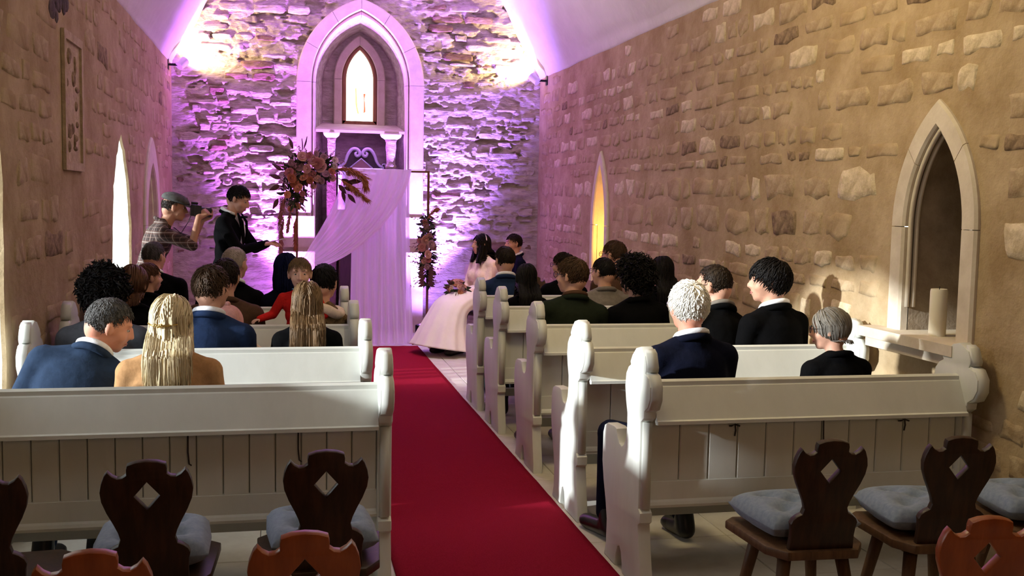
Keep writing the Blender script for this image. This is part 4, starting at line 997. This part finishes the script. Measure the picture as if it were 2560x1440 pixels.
def shirtfront(c, w=.062):
    g = G(); V = G(); V.ball((0, 0, 0), 1, 20, 14); T = c['T']
    g.add([T(x * (.030 + .032 * (z + 1) / 2), .042 + y * .094, .435 + z * .165) for x, y, z in V.V], V.F); g.build('shirt_front', C_white, c['root'])
    g = G()
    for s in (-1, 1): g.tube([T(s * .052, .075, .605), T(s * .078, .118, .53), T(s * .062, .134, .42), T(s * .014, .132, .27)], [.012, .026, .022, .006], 8, .4)
    g.build('lapels', c.get('lm', C_black), c['root'])
def cards(c):
    (w0, f0, u0, _), (w1, f1, u1, _) = c['wr']
    mid = (w0 + w1) / 2 + (f0 + f1) / 2 * .105 + A3(0, 0, .012); p = wpt(c, mid)
    a = thing('speech_card', 'small white speech cards held by the man in black tie', 'card', tuple(p), math.atan2(c['tR'][1, 0], c['tR'][0, 0]))
    mw = mat('white card', (.78, .74, .74), rough=.7)
    for k in range(3):
        g = G(); g.box((-.052 + .006 * k, -.07 + .004 * k, .0022 * k), (.052 + .006 * k, .07 + .004 * k, .0022 * k + .0014), lambda v: (v[0], v[1], v[2] + v[1] * .25)); g.build('card', mw, a, False)
P('man in black tuxedo and bow tie standing and reading from cards', 597, 463, 9.2, pose='stand', seat=0.0, turn=-104, lean=3, hpitch=24, hyaw=-4, top=C_black, bot=C_black, shirt=C_white, hair=SH(length=.04, count=320, off=1.03, sweep=(0, .3, .2)), hm=H_black, voxel=.0075,
  hands=(A3(-.07, .33, .33), A3(.07, .33, .33)), pole=(A3(-1, -.5, -.6), A3(1, -.5, -.6)), handup=(A3(-.3, -.2, 1), A3(.3, -.2, 1)), handf=(A3(.1, .9, .15), A3(-.1, .9, .15)), curl=.7, wide=1.06, extra=lambda c: (shirtfront(c), bowtie(c), cards(c)), group='standing wedding guests')
# bride
def bride_extra(c):
    T, Hh = c['T'], c['Hh']; g = G()
    path = [((0, .00, .25), .128, .105), ((0, .03, .17), .165, .130), ((0, .15, .13), .195, .130), ((0, .32, .10), .215, .135), ((0, .46, .02), .235, .17), ((0, .53, -.12), .265, .21), ((0, .575, -.27), .315, .26), ((0, .60, -.405), .375, .31)]
    pts = spline([np.r_[p, a, b] for p, a, b in path], 5, False); n = 64; V = []
    for i, q in enumerate(pts):
        c0 = q[:3]; t = (pts[min(i + 1, len(pts) - 1)] - pts[max(i - 1, 0)])[:3]; t /= np.linalg.norm(t); xx = A3(1, 0, 0); yy = np.cross(t, xx); k = i / len(pts)
        for j in range(n):
            th = 2 * math.pi * j / n; f = 1 + .055 * k * k * (math.sin(13 * th) + .5 * math.sin(7 * th + 1))
            v = c0 + xx * q[3] * math.cos(th) * f + yy * q[4] * math.sin(th) * f; v[2] = max(v[2], -.425 + .01 * math.sin(5 * th)); V.append(v)
    m = len(pts); Fc = [(i * n + j, i * n + (j + 1) % n, (i + 1) * n + (j + 1) % n, (i + 1) * n + j) for i in range(m - 1) for j in range(n)] + [tuple(range(n))[::-1], tuple(range((m - 1) * n, m * n))]
    mk('skirt', V, Fc, mat('ivory satin', (.80, .70, .68), (.86, .76, .73), rough=.6, scale=6, sheen=.2), c['root'])
    g = G()
    for a in np.linspace(-1.15, 1.15, 15): g.ball(Hh(.088 * math.sin(a), -.035, .022 + .096 * math.cos(a)), .0075, 8, 6)
    g.tube([Hh(.088 * math.sin(a), -.037, .022 + .096 * math.cos(a)) for a in np.linspace(-1.3, 1.3, 20)], .005, 6); g.build('tiara', mat('pearl', (.85, .75, .75), rough=.2, spec=.6), c['root'])
    rng = np.random.default_rng(4); n = 60; K = 9; Pp = np.empty((n, K, 3))
    for i in range(n):
        s = 1 if i % 2 else -1; x0 = s * rng.uniform(.075, .095); y0 = rng.uniform(-.02, .045)
        for k in range(K):
            u = k / (K - 1); Pp[i, k] = Hh(x0 + s * (.01 + .016 * math.sin(u * 5 + i)), y0 + .05 * u, -.01 - .20 * u)
    for h_ in (0, 1):
        Q = Pp[h_::2]; V, Fc = tubes(Q, np.tile(np.linspace(.010, .007, K), (len(Q), 1)), np.tile(A3(0, 1, 0), (len(Q), 1))); mk('side_curl', V, Fc, H_black, c['root'])
    V = G(); V.ball((0, 0, 0), 1, 28, 16); keep = [i for i, v in enumerate(V.V) if v[2] < .55 and v[2] > -.72 and (v[1] < .5)]
    ks = set(keep); g = G(); g.add([T(x * .262, -.01 + y * .175, .42 + z * .20) for x, y, z in V.V], [f for f in V.F if all(i in ks for i in f)])
    g.build('cape', mat('sheer cape', (.80, .62, .60), rough=.8, alpha=.55, transl=.4), c['root'])
bride = P('dark haired bride in ivory gown and tiara seated facing left', 1203, 583, 10.75, turn=122, seat=.44, lean=-2, hyaw=-22, top=C_lace, bot=C_lace, collar=False, fem=True, voxel=.0075, hair=('long', dict(length=.24, count=320, rad=.010, off=1.05)), hm=H_black, hands=(A3(-.06, .30, .20), A3(.06, .30, .20)), extra=bride_extra, legs=False, group='bride and groom', wide=.95)
P('groom in dark navy suit with white collar seated behind the bride', 1284, 583, 11.15, turn=92, seat=.44, hyaw=8, top=C_navy, bot=C_navy, shirt=C_white, hair=SH(length=.04, count=280, off=1.02), hm=H_dbrown, voxel=.008, group='bride and groom', hands=(A3(-.10, .28, .175), A3(.10, .28, .175)))
for (c0, lab, yw) in ((bride, 'dark wooden chair under the bride', 122), (front_man, 'dark wooden chair under the man with sunlit grey hair', 0)):
    k = copy_tree(dark0); k.location = (c0['loc'][0], c0['loc'][1], 0); k.rotation_euler = (0, 0, math.radians(yw)); tag(k, lab, 'chair', 'carved plank back chairs with a diamond hole'); k.location.z = -.02; k.scale = (1, 1, .97)
def bib(c):
    g = G(); g.tube([c['Hh'](.052 * math.cos(a), .015 + .062 * math.sin(a), -.105) for a in np.linspace(.2, math.pi - .2, 14)], .014, 8); g.build('scarf', cloth('blue scarf', (.08, .16, .30)), c['root'])
# toddler in red and the child who reaches out
P('toddler in a red fleece looking back over the pew at the camera', 750, 641, 6.12, pose='stand', seat=.428, turn=176, head=1.95, hyaw=4, top=C_red, bot=C_denim, collar=False, hair=SH(length=.05, count=320, off=1.02, hl=-.05), hm=H_lbrown, voxel=.0085, wide=1.3, puff=.016,
  hands=(A3(-.12, .28, .25), A3(.55, .16, .22)), pole=(A3(-1, 0, -.5), A3(.5, -.3, -1)), handup=(A3(0, 0, 1), A3(0, 0, 1)), sk=skin('skin child', (.62, .36, .27)), extra=lambda c: bib(c), group='children')
def knit(c):
    V = G(); V.ball((0, 0, 0), 1, 24, 16); ks = {i for i, v in enumerate(V.V) if v[2] > -.35 or v[1] < -.3}
    g = G(); g.add([c['Hh'](x * .094, y * .112 - .012, z * .115 + .018) for x, y, z in V.V], [f for f in V.F if all(i in ks for i in f)]); g.ball(c['Hh'](0, -.02, .135), .026, 8, 6); g.build('knit_hat', C_pink, c['root'])
P('small child in pink knit hat and cream sleeves reaching toward the toddler', 572, 738, 5.64, lean=20, side=-24, top=C_cream, collar=False, hair=None, head=1.25, fixs=.66, seat=.452, hands=(A3(-.10, .30, .22), A3(.40, .30, .46)), pole=(None, A3(.4, -.3, -1)), handup=(A3(0, 0, 1), A3(0, 0, 1)), extra=knit, turn=-18, bot=C_denim, group='children')
# ------------------------------------------------------------------ altar, arch, flowers, lights, candles
M_copper = mat('copper tube', (.20, .085, .055), rough=.35, metal=.6)
# altar in the recess
alt = thing('altar', 'dark stone altar block with a pale slab in the arched recess', 'altar', (.875, 12.68, 0))
g = G(); g.box((-.25, -.22, 0), (.25, .22, 1.60)); g.box((-.27, -.24, 0), (.27, .24, .10)); g.box((-.265, -.235, 1.60), (.265, .235, 1.86)); g.build('altar_block', M_darkstone, alt, False)
g = G(); g.box((-.275, -.26, 1.86), (.275, .26, 1.93)); g.build('altar_slab', mat('pale slab', (.62, .62, .68), (.70, .70, .76), rough=.5, scale=5), alt, False)
g = G(); g.box((-.23, -.24, .35), (.23, -.225, 1.45)); g.build('altar_panel', mat('dark oak', (.03, .016, .012), (.05, .028, .02), rough=.5, scale=20, stretch=(4, 4, .4)), alt, False)
n = 10; V = []
for i in range(n + 1):
    for j in range(2):
        z = 1.938 if i < 3 else 1.938 - (i - 2) * .062; y = 12.68 - (.14 + .05 * i if i < 3 else .268 + .004 * math.sin(i)); V.append((.61 + .085 * j + .003 * math.sin(i * 1.7), y, z))
o = mk('altar_cloth', V, [(i * 2, i * 2 + 1, i * 2 + 3, i * 2 + 2) for i in range(n)], mat('white linen', (.72, .74, .84), rough=.8)); m = o.modifiers.new('s', 'SOLIDIFY'); m.thickness = .003
tag(o, 'narrow white cloth hanging from the left end of the altar slab', 'cloth')
for cx, w in ((.535, .045), (1.23, .060)):
    g = G(); g.lathe([(w * 1.05, 1.93), (w * 1.15, 1.96), (w * .85, 1.99), (w * .9, 2.1), (w * 1.05, 2.18), (w, 2.24), (w * 1.25, 2.275)], 14); pl = g.build('pillar', M_rock, wall_back, True, (cx, 12.46, 0))
    g = G(); g.lathe([(w * 1.25, 2.275), (w * 1.9, 2.30), (w * 2.15, 2.325), (w * 2.15, 2.345)], 14); g.build('capital', M_ashlar, pl)
    g = G(); g.box((-w * 1.2, -w * 1.2, 0), (w * 1.2, w * 1.2, 1.93)); g.build('pillar_base', M_darkstone, pl, False)
sc = thing('scroll_pediment', 'dark carved pediment with two pale volutes standing on the altar', 'ornament', (.89, 12.62, 1.93), scale=.95)
M_vol = mat('pale silver scroll', (.42, .42, .50), (.50, .50, .58), rough=.4, scale=9)
OUT = spline([(-.31, 0), (-.29, .045), (-.20, .07), (-.17, .20), (-.10, .275), (0, .265), (.10, .275), (.17, .20), (.20, .07), (.29, .045), (.31, 0)], 4, False)
me = plate([[tuple(p) for p in OUT]], .06, .006, lambda u, v, w: (u, w, v)); me.materials.append(mat('dark carved wood', (.025, .018, .022), (.05, .036, .04), rough=.6, scale=16, bump=.5)); link('back_panel', me, sc)
for s in (-1, 1):
    pts = [(s * .285, .015), (s * .235, .035), (s * .195, .085), (s * .165, .17), (s * .115, .235), (s * .06, .24), (s * .022, .205), (s * .025, .165), (s * .058, .155), (s * .075, .185), (s * .052, .20)]
    q = spline([(a, -.04, b) for a, b in pts], 5, False); k = len(q); g = G(); g.tube(q, [.012 + .010 * math.sin(math.pi * i / k) for i in range(k)], 8); g.build('volute', M_vol, sc)
    g = G(); g.tube([(s * .285 + .022 * math.cos(a), -.04, .040 + .022 * math.sin(a)) for a in np.linspace(-1, 4.2, 14)], .009, 6); g.build('small_volute', M_vol, sc)
g = G(); g.prism([(-.135, .005), (.135, .005), (0, .118)], -.052, -.028, 1); gb = g.build('gable', mat('mauve gable', (.22, .13, .12), rough=.7), sc, False)
g = G(); g.tube([(-.14, -.05, .006), (0, -.05, .122), (.14, -.05, .006)], .010, 6); g.build('gable_moulding', M_vol, gb)

# copper arch frame
fr = thing('wedding_arch', 'slim copper frame of the flowered arch at the end of the carpet', 'arch', (0, 11.2, 0))
FX0, FX1, FZ = .125, 1.512, 1.862
for x in (FX0, FX1):
    g = G(); g.box((x - .012, -.012, .012), (x + .012, .012, FZ)); g.build('post', M_copper, fr, False)
    g = G(); g.box((x - .014, -.30, 0), (x + .014, .22, .022)); g.box((x - (.16 if x > 1 else .0), -.014, 0), (x + (.0 if x > 1 else .16), .014, .022)); g.build('foot', M_copper, fr, False)
g = G(); g.box((FX0 - .012, -.012, FZ), (FX1 + .012, .012, FZ + .022)); g.build('top_rail', M_copper, fr, False)
# drapes
M_sheer = mat('sheer blush voile', (.95, .84, .93), (.97, .87, .95), rough=.8, scale=3, alpha=.82, transl=.5, spec=.05)
nu, nv = 120, 40; V = []
for j in range(nv + 1):
    v = j / nv
    for i in range(nu + 1):
        u = i / nu; x0 = .70 + (1.30 - .70) * u; spread = v ** 1.5
        x = x0 + spread * (.09 * (u - .25)); y = 11.2 - .018 + (.012 + .035 * v) * math.sin(u * 52 + .6 * math.sin(3 * v + u * 9)) + .012 * math.sin(u * 21 + 1) - .03 * v
        V.append((x, y, (FZ + .024) * (1 - v) + .016 * v + .004 * math.sin(u * 40)))
Fc = [(j * (nu + 1) + i, j * (nu + 1) + i + 1, (j + 1) * (nu + 1) + i + 1, (j + 1) * (nu + 1) + i) for j in range(nv) for i in range(nu)]
tag(mk('curtain', V, Fc, M_sheer), 'sheer blush curtain falling straight from the copper frame to the carpet', 'curtain', 'sheer drapes of the arch')
V = []
top_l, top_r = A3(.60, 0, FZ + .03), A3(1.325, 0, FZ + .03); gat = at(752, 668, Y=11.12)
for j in range(nv + 1):
    v = j / nv
    for i in range(nu + 1):
        u = i / nu; p0 = top_l * (1 - u) + top_r * u; p3 = A3(gat[0], 0, gat[2] + .035 - .07 * u)
        p1 = p0 + A3(-.03 - .06 * u, 0, -.42 - .10 * u); p2 = p3 + A3(.10 + .40 * u, 0, .26 - .235 * u)
        q = p0 * (1 - v) ** 3 + 3 * p1 * v * (1 - v) ** 2 + 3 * p2 * v * v * (1 - v) + p3 * v ** 3
        amp = .030 * math.sin(math.pi * min(v * 1.1 + .12, 1)) + .004
        V.append((q[0], 11.2 - .055 - .03 * math.sin(math.pi * v) + amp * math.sin(u * 44 + 1.3 * math.sin(u * 8)), q[2]))
tag(mk('curtain_swag', V, Fc, M_sheer), 'sheer blush swag drawn diagonally to the left post under the flowers', 'curtain', 'sheer drapes of the arch')

# flowers
FLC = {'blush': (.52, .27, .23), 'dusty': (.36, .13, .12), 'peach': (.50, .20, .11), 'cream': (.55, .42, .34), 'rust': (.34, .10, .05), 'mauve': (.32, .17, .20)}
FM = {k: mat('petal ' + k, v, tuple(min(1, x * 1.3) for x in v), rough=.7, scale=18, transl=.15) for k, v in FLC.items()}
M_leaf = mat('dark leaf', (.018, .026, .012), (.04, .05, .025), rough=.5, scale=12); M_leaf2 = mat('burgundy leaf', (.05, .012, .018), (.10, .03, .035), rough=.5, scale=12); M_pamp = mat('dried plume', (.26, .085, .030), (.42, .17, .07), rough=.95, scale=30)
def rose_mesh():
    g = G(); rng = random.Random(2); g.ball((0, 0, .25), (.28, .28, .34), 8, 6)
    for ring, (nP, rr, h, tilt) in enumerate(((4, .34, .62, .25), (5, .55, .58, .55), (6, .80, .40, .95))):
        for k in range(nP):
            a0 = 2 * math.pi * (k + .4 * ring) / nP; wv = math.pi / nP * 1.35; V = []
            for j in range(4):
                t = j / 3
                for i in range(4):
                    a = a0 + (i / 3 - .5) * 2 * wv * (.55 + .45 * math.sin(math.pi * (t * .8 + .1))); r = rr * (.35 + .65 * t ** .7) + tilt * .18 * t * t; z = h * math.sin(t * 1.45) * (1 - .25 * tilt * t * t) - .04 * abs(i - 1.5) * t
                    V.append((r * math.cos(a), r * math.sin(a), z))
            g.add(V, [(j * 4 + i, j * 4 + i + 1, (j + 1) * 4 + i + 1, (j + 1) * 4 + i) for j in range(3) for i in range(3)])
    return g
_rm = {}
for k in FM:
    o = rose_mesh().build('r', FM[k]); _rm[k] = o.data; bpy.data.objects.remove(o)
def leaf_mesh(m):
    g = G(); V = []
    for j in range(6):
        t = j / 5; w = .20 * math.sin(math.pi * t ** .8) + .004
        for i in (-1, 0, 1): V.append((i * w, t, .10 * math.sin(2.2 * t) - .05 * abs(i)))
    g.add(V, [(j * 3 + i, j * 3 + i + 1, (j + 1) * 3 + i + 1, (j + 1) * 3 + i) for j in range(5) for i in range(2)]); o = g.build('l', m); d = o.data; bpy.data.objects.remove(o); return d
_lm = [leaf_mesh(M_leaf), leaf_mesh(M_leaf2)]
def put(name, me, parent, loc, dirv, size, roll=0.0, axis='Z'):
    o = link(name, me, parent, tuple(np.asarray(loc) - np.array(parent.location))); q = Vector(dirv).to_track_quat(axis, 'X' if axis != 'X' else 'Y'); o.rotation_euler = (q @ Matrix.Rotation(roll, 3, axis).to_quaternion()).to_euler(); o.scale = (size,) * 3; return o
def plume(parent, pts, name='pampas_plume', n=260, ln=.075, m=None, seed=1):
    q = [np.array(p) - np.array(parent.location) for p in spline(pts, 8, False)]; k = len(q); rng = np.random.default_rng(seed); g = G(); g.tube(q, [.004] * k, 5)
    P_ = np.empty((n, 4, 3))
    for i in range(n):
        u = rng.uniform(.12, 1); j = min(int(u * (k - 1)), k - 2); t = q[j + 1] - q[j]; t /= np.linalg.norm(t); b = q[j] + (q[j + 1] - q[j]) * rng.uniform(); d = t * .9 + rng.normal(0, .32, 3) + A3(0, 0, -.25); L = ln * (1.15 - .6 * abs(u - .45))
        for s in range(4): P_[i, s] = b + d * L * s / 3 + A3(0, 0, -.012) * (s / 3) ** 2
    V, Fc = tubes(P_, np.tile(np.array([.003, .0045, .0035, .0008]), (n, 1)), np.tile(A3(.3, 1, .2), (n, 1)), 3); g.add(V.tolist(), Fc.tolist())
    return g.build(name, m or M_pamp, parent)
rng = random.Random(21)
def flowers(th, spec, box, nleaf, Y0, sprig):
    kinds = list(FM); cam = A3(0, 0, CAMH)
    for (px, py, k, r) in spec:
        p = at(px, py, Y=Y0 + rng.uniform(-.07, .04)); d = A3(rng.uniform(-.7, .7), -1, rng.uniform(-.3, .8)); put('rose', _rm[k], th, p, d, r * 1.2)
    for i in range(nleaf):
        px, py, ang = box(i); p = at(px, py, Y=Y0 + rng.uniform(-.02, .08)); put('leaf', _lm[rng.random() < .35], th, p, (math.cos(ang), rng.uniform(-.8, .1), math.sin(ang)), rng.uniform(.04, .075), rng.uniform(-.8, .8), 'Y')
    g = G(); lv = _lm[0]; LV = np.array([tuple(v.co) for v in lv.vertices]); LF = [tuple(f.vertices) for f in lv.polygons]
    for i in range(sprig * 7):
        px, py, ang = box(i); p = at(px, py, Y=Y0 + rng.uniform(0, .10)) - np.array(th.location)
        R = np.array(Matrix.Rotation(rng.uniform(0, 6.28), 3, 'Z') @ Matrix.Rotation(rng.uniform(0, 6.28), 3, 'X') @ Matrix.Rotation(rng.uniform(0, 6.28), 3, 'Y'))
        g.add((LV * rng.uniform(.05, .09)) @ R.T + p, LF)
    tag(g.build('small_foliage', M_leaf, th), kind='stuff')
    g = G()
    for i in range(sprig):
        px, py, ang = box(i); p = at(px, py, Y=Y0 + rng.uniform(-.05, .08)) - np.array(th.location); L = rng.uniform(.07, .15); d = A3(math.cos(ang), rng.uniform(-.4, .4), math.sin(ang))
        g.tube([p, p + d * L * .5 + A3(0, 0, .01), p + d * L], [.0022, .0016, .001], 4)
        for s in range(5): g.ball(p + d * L * (.35 + .13 * s) + A3(rng.uniform(-.012, .012), rng.uniform(-.012, .012), rng.uniform(-.012, .012)), (.008, .006, .006), 5, 4)
    tag(g.build('small_sprigs', FM['mauve'], th), kind='stuff')
c4 = lambda x, y: (640 + x / 5.143, 360 + y / 5.143)
R4 = [(590, 165, 'blush', .048), (740, 215, 'blush', .055), (560, 290, 'mauve', .046), (665, 320, 'blush', .044), (850, 310, 'blush', .054), (790, 250, 'dusty', .05), (1010, 210, 'cream', .035), (1015, 295, 'cream', .034), (620, 430, 'peach', .044), (430, 370, 'dusty', .045), (450, 440, 'rust', .046), (500, 510, 'rust', .044), (550, 575, 'peach', .046), (400, 650, 'peach', .034), (520, 800, 'peach', .040),
      (720, 400, 'dusty', .044), (900, 390, 'mauve', .036), (970, 360, 'rust', .036), (870, 170, 'mauve', .034), (770, 125, 'mauve', .032), (690, 150, 'dusty', .034), (480, 300, 'dusty', .038), (450, 240, 'mauve', .034), (790, 450, 'blush', .036), (700, 470, 'rust', .036), (740, 545, 'blush', .030), (850, 470, 'mauve', .032), (980, 440, 'blush', .034), (1190, 390, 'blush', .026), (570, 460, 'rust', .042), (630, 190, 'blush', .04), (600, 640, 'dusty', .028), (590, 720, 'dusty', .026), (440, 840, 'peach', .03), (480, 390, 'peach', .04), (830, 230, 'blush', .04)]
fa = thing('floral_arrangement', 'large arrangement of blush roses and plumes on the top left of the arch', 'flowers', tuple(at(760, 440, Y=11.1)))
def box4(i):
    a = rng.uniform(0, 2 * math.pi)
    if rng.random() < .62:
        r = rng.uniform(.3, 1.0); px, py = c4(690 + 330 * r * math.cos(a), 320 - 190 * r * math.sin(a)); return px, py, a
    r = rng.uniform(.2, 1.0); px, py = c4(500 + 150 * r * math.cos(a), 600 - 260 * r * math.sin(a)); return px, py, a if rng.random() < .6 else -1.5 + rng.uniform(-.5, .5)
flowers(fa, [(*c4(x, y), k, r) for x, y, k, r in R4], box4, 110, 11.02, 70)
pl = lambda pts, Y: [at(*c4(x, y), Y=Y) for x, y in pts]
plume(fa, pl([(1000, 330), (1150, 310), (1290, 360), (1375, 430), (1410, 520)], 10.98), seed=1, n=420)
plume(fa, pl([(1060, 440), (1190, 520), (1300, 600), (1420, 700)], 10.98), seed=2, n=260, ln=.06)
plume(fa, pl([(380, 660), (345, 760), (320, 900), (310, 960)], 11.02), 'amaranth_tassel', 240, .05, FM['dusty'], 3)
plume(fa, pl([(360, 900), (335, 1060), (325, 1240), (325, 1380)], 11.05), 'amaranth_tassel', 260, .045, FM['dusty'], 4)
plume(fa, pl([(440, 860), (425, 960), (405, 1090)], 11.02), 'amaranth_tassel', 150, .04, FM['dusty'], 5)
plume(fa, pl([(510, 960), (505, 1100), (500, 1340)], 11.15), 'amaranth_tassel', 240, .04, FM['rust'], 6)
for (a, b, ang) in ((1100, 450, -.5), (1130, 560, -.2), (1150, 500, .1), (1110, 600, -1.4), (1180, 640, -.9), (1060, 520, -.9), (1200, 480, 0), (600, 90, 1.7), (480, 60, 2.0), (620, 60, 1.4), (340, 340, 2.6), (320, 440, 2.9), (310, 530, 3.6), (290, 700, 4.2)):
    put('long_leaf', _lm[1], fa, at(*c4(a, b), Y=11.0), (math.cos(ang), -.2, math.sin(ang)), .13, rng.uniform(-.5, .5), 'Y')
c5 = lambda x, y: (1020 + x / 3.6, 500 + y / 3.6)
R5 = [(150, 365, 'blush', .052), (190, 330, 'blush', .036), (125, 430, 'dusty', .040), (175, 490, 'blush', .040), (140, 545, 'blush', .034), (205, 400, 'mauve', .042), (160, 235, 'mauve', .036), (150, 200, 'dusty', .030), (185, 255, 'mauve', .030), (110, 370, 'dusty', .034), (228, 430, 'dusty', .030), (170, 600, 'mauve', .03), (160, 430, 'mauve', .036), (185, 540, 'dusty', .028)]
fb = thing('floral_garland', 'slim hanging garland of blush roses on the right post of the arch', 'flowers', tuple(at(1065, 620, Y=11.1)))
def box5(i):
    py = rng.uniform(150, 760); w = 60 if 300 < py < 560 else 42; s = rng.choice((-1, 1)); px = 165 + s * rng.uniform(.2, 1) * w
    return (*c5(px, py), rng.uniform(-.6, .2) if s > 0 else math.pi + rng.uniform(-.2, .6))
flowers(fb, [(*c5(x, y), k, r) for x, y, k, r in R5], box5, 60, 11.08, 34)
plume(fb, [at(*c5(x, y), Y=11.05) for x, y in ((175, 170), (215, 110), (260, 80))], seed=8, n=120, ln=.05)
for k in range(7):
    for s in (-1, 1): put('long_leaf', _lm[1], fb, at(*c5(165 + s * 12, 600 + 26 * k), Y=11.05), (s * .9, -.1, -.35), .085, 0, 'Y')
# bouquet in the bride's lap
bq = thing('bridal_bouquet', 'round bouquet of blush roses and brown foliage held by the bride', 'bouquet', tuple(wpt(bride, (0, .36, .24))))
bc = np.array(bq.location); rr = random.Random(6)
for i in range(22):
    a, b = rr.uniform(0, 6.28), rr.uniform(-.2, 1.3); d = A3(math.cos(a) * math.cos(b), math.sin(a) * math.cos(b), math.sin(b)); put('rose', _rm[rr.choice(['blush', 'cream', 'peach', 'dusty', 'mauve'])], bq, bc + d * .095, d, rr.uniform(.028, .042))
for i in range(26):
    a, b = rr.uniform(0, 6.28), rr.uniform(-.7, .7); d = A3(math.cos(a) * math.cos(b), math.sin(a) * math.cos(b), math.sin(b)); put('leaf', _lm[i % 2], bq, bc + d * .07, d, .085, 0, 'Y')
g = G(); g.tube([(0, 0, 0), (.0, .0, -.09)], [.06, .02], 10); g.build('stems', M_leaf, bq)

# LED uplights on the floor by the altar wall
M_blk = mat('black fixture', (.008, .008, .009), rough=.4)
def par(x, y, lab, col):
    o = thing('stage_light', lab, 'light', (x, y, 0), 0, 'stage lights on the floor')
    g = G(); g.box((-.11, -.05, .012), (.11, .07, .030)); g.box((-.125, -.012, .012), (-.113, .03, .13)); g.box((.113, -.012, .012), (.125, .03, .13)); g.build('yoke', M_blk, o, False)
    g = G(); g.box((-.11, -.06, .035), (.11, .07, .135)); ob = g.build('housing', M_blk, o, False); m = ob.modifiers.new('b', 'BEVEL'); m.width = .012; m.segments = 2
    g = G(); g.lathe([(.050, .1355), (.045, .142), (.03, .146)], 18, sx=1.7); g.build('lamp_lens', mat('lit lens', col, emit=4.0), o)
    lamp('par_beam', 'SPOT', (x, y, .20), (x + .05, YE + .28, 4.2), 3400, col, spot_size=1.25, spot_blend=1.0, shadow_soft_size=.05)
    lamp('par_spill', 'SPOT', (x, y, .20), (x, YE + .20, 1.8), 85, col, spot_size=2.4, spot_blend=1.0, shadow_soft_size=.05)
par(.06, YE - .46, 'black stage light on the floor left of the altar, hidden by the guests', (.50, .14, 1.0))
par(1.60, YE - .46, 'black stage light on the floor behind the right post of the arch', (.36, .18, 1.0))
# warm spots in the two upper corners
M_fix = mat('white lamp housing', (.6, .58, .58), rough=.4)
for x, s, lab in ((XL + .13, 1, 'small white spotlight at the top of the left wall corner'), (XR - .13, -1, 'small white spotlight at the top of the right wall corner')):
    z, y = 2.99, 12.02
    o = thing('wall_spotlight', lab, 'lamp', (x, y, z), 0, 'spotlights in the upper corners')
    d = A3(s * .5, .55, .62); d /= np.linalg.norm(d)
    g = G(); g.tube([-d * .03, d * .085], [.045, .05], 16); h = g.build('lamp_head', M_fix, o); smooth_by_angle(h.data)
    g = G(); g.tube([d * .0855, d * .088], [.042, .040], 14); g.build('lamp_glass', mat('warm lit glass', (1.0, .80, .45), emit=12), h)
    g = G(); g.box((-s * .135 - .012, -.04, -.05), (-s * .135 + .012, .04, .06)); g.box((-s * .125 if s > 0 else .02, -.012, -.012), (-.02 if s > 0 else .125, .012, .012)); g.build('bracket', M_blk, o, False)
    lamp('corner_spot', 'SPOT', tuple(A3(x, y, z) + d * .11), tuple(A3(x, y, z) + d), 95, (1.0, .74, .38), spot_size=2.3, spot_blend=.7, shadow_soft_size=.04)
# candles
M_wax = mat('ivory wax', (.72, .66, .50), (.78, .72, .57), rough=.5, scale=5)
def candle(loc, r, h, lab, lit_):
    o = thing('pillar_candle', lab, 'candle', loc)
    g = G(); g.lathe([(r * .96, 0), (r, .006), (r, h - .012), (r * .93, h), (r * .55, h - .004), (.004, h - .010)], 24); w = g.build('wax', M_wax, o); smooth_by_angle(w.data, .6)
    g = G(); g.tube([(0, 0, h - .012), (.002, 0, h + .012)], .002, 5); g.build('wick', M_blk, o)
    if lit_: g = G(); g.lathe([(.002, h + .004), (.012, h + .018), (.015, h + .032), (.008, h + .058), (.001, h + .085)], 10); g.build('flame', mat('flame', (1.0, .62, .18), emit=30), o)
candle(tuple(at(2342, 838, X=3.055)[:2]) + (.985,), .040, .225, 'thick ivory pillar candle on the sill of the nearest pointed niche', False)
cx_, cy_ = 3.062, 9.70
candle((cx_, cy_, .80), .035, .33, 'lit candle in the far glowing orange niche of the right wall', True)
lamp('candle_glow', 'POINT', (cx_ + .05, cy_ - .03, 1.24), None, 9.0, (1.0, .50, .10), shadow_soft_size=.05)
# two more chairs against the far right corner
for i, (x, y, rz, lab) in enumerate(((2.42, 10.2, .1, 'dark carved chair in the far right corner, left of its twin'), (2.77, 10.25, -.1, 'dark carved chair in the far right corner, close to the wall'))):
    k = copy_tree(dark0); k.location = (x, y, 0); k.rotation_euler = (0, 0, rz); k.scale = (.82, .82, 1.0); tag(k, lab, 'chair', 'carved plank back chairs with a diamond hole')
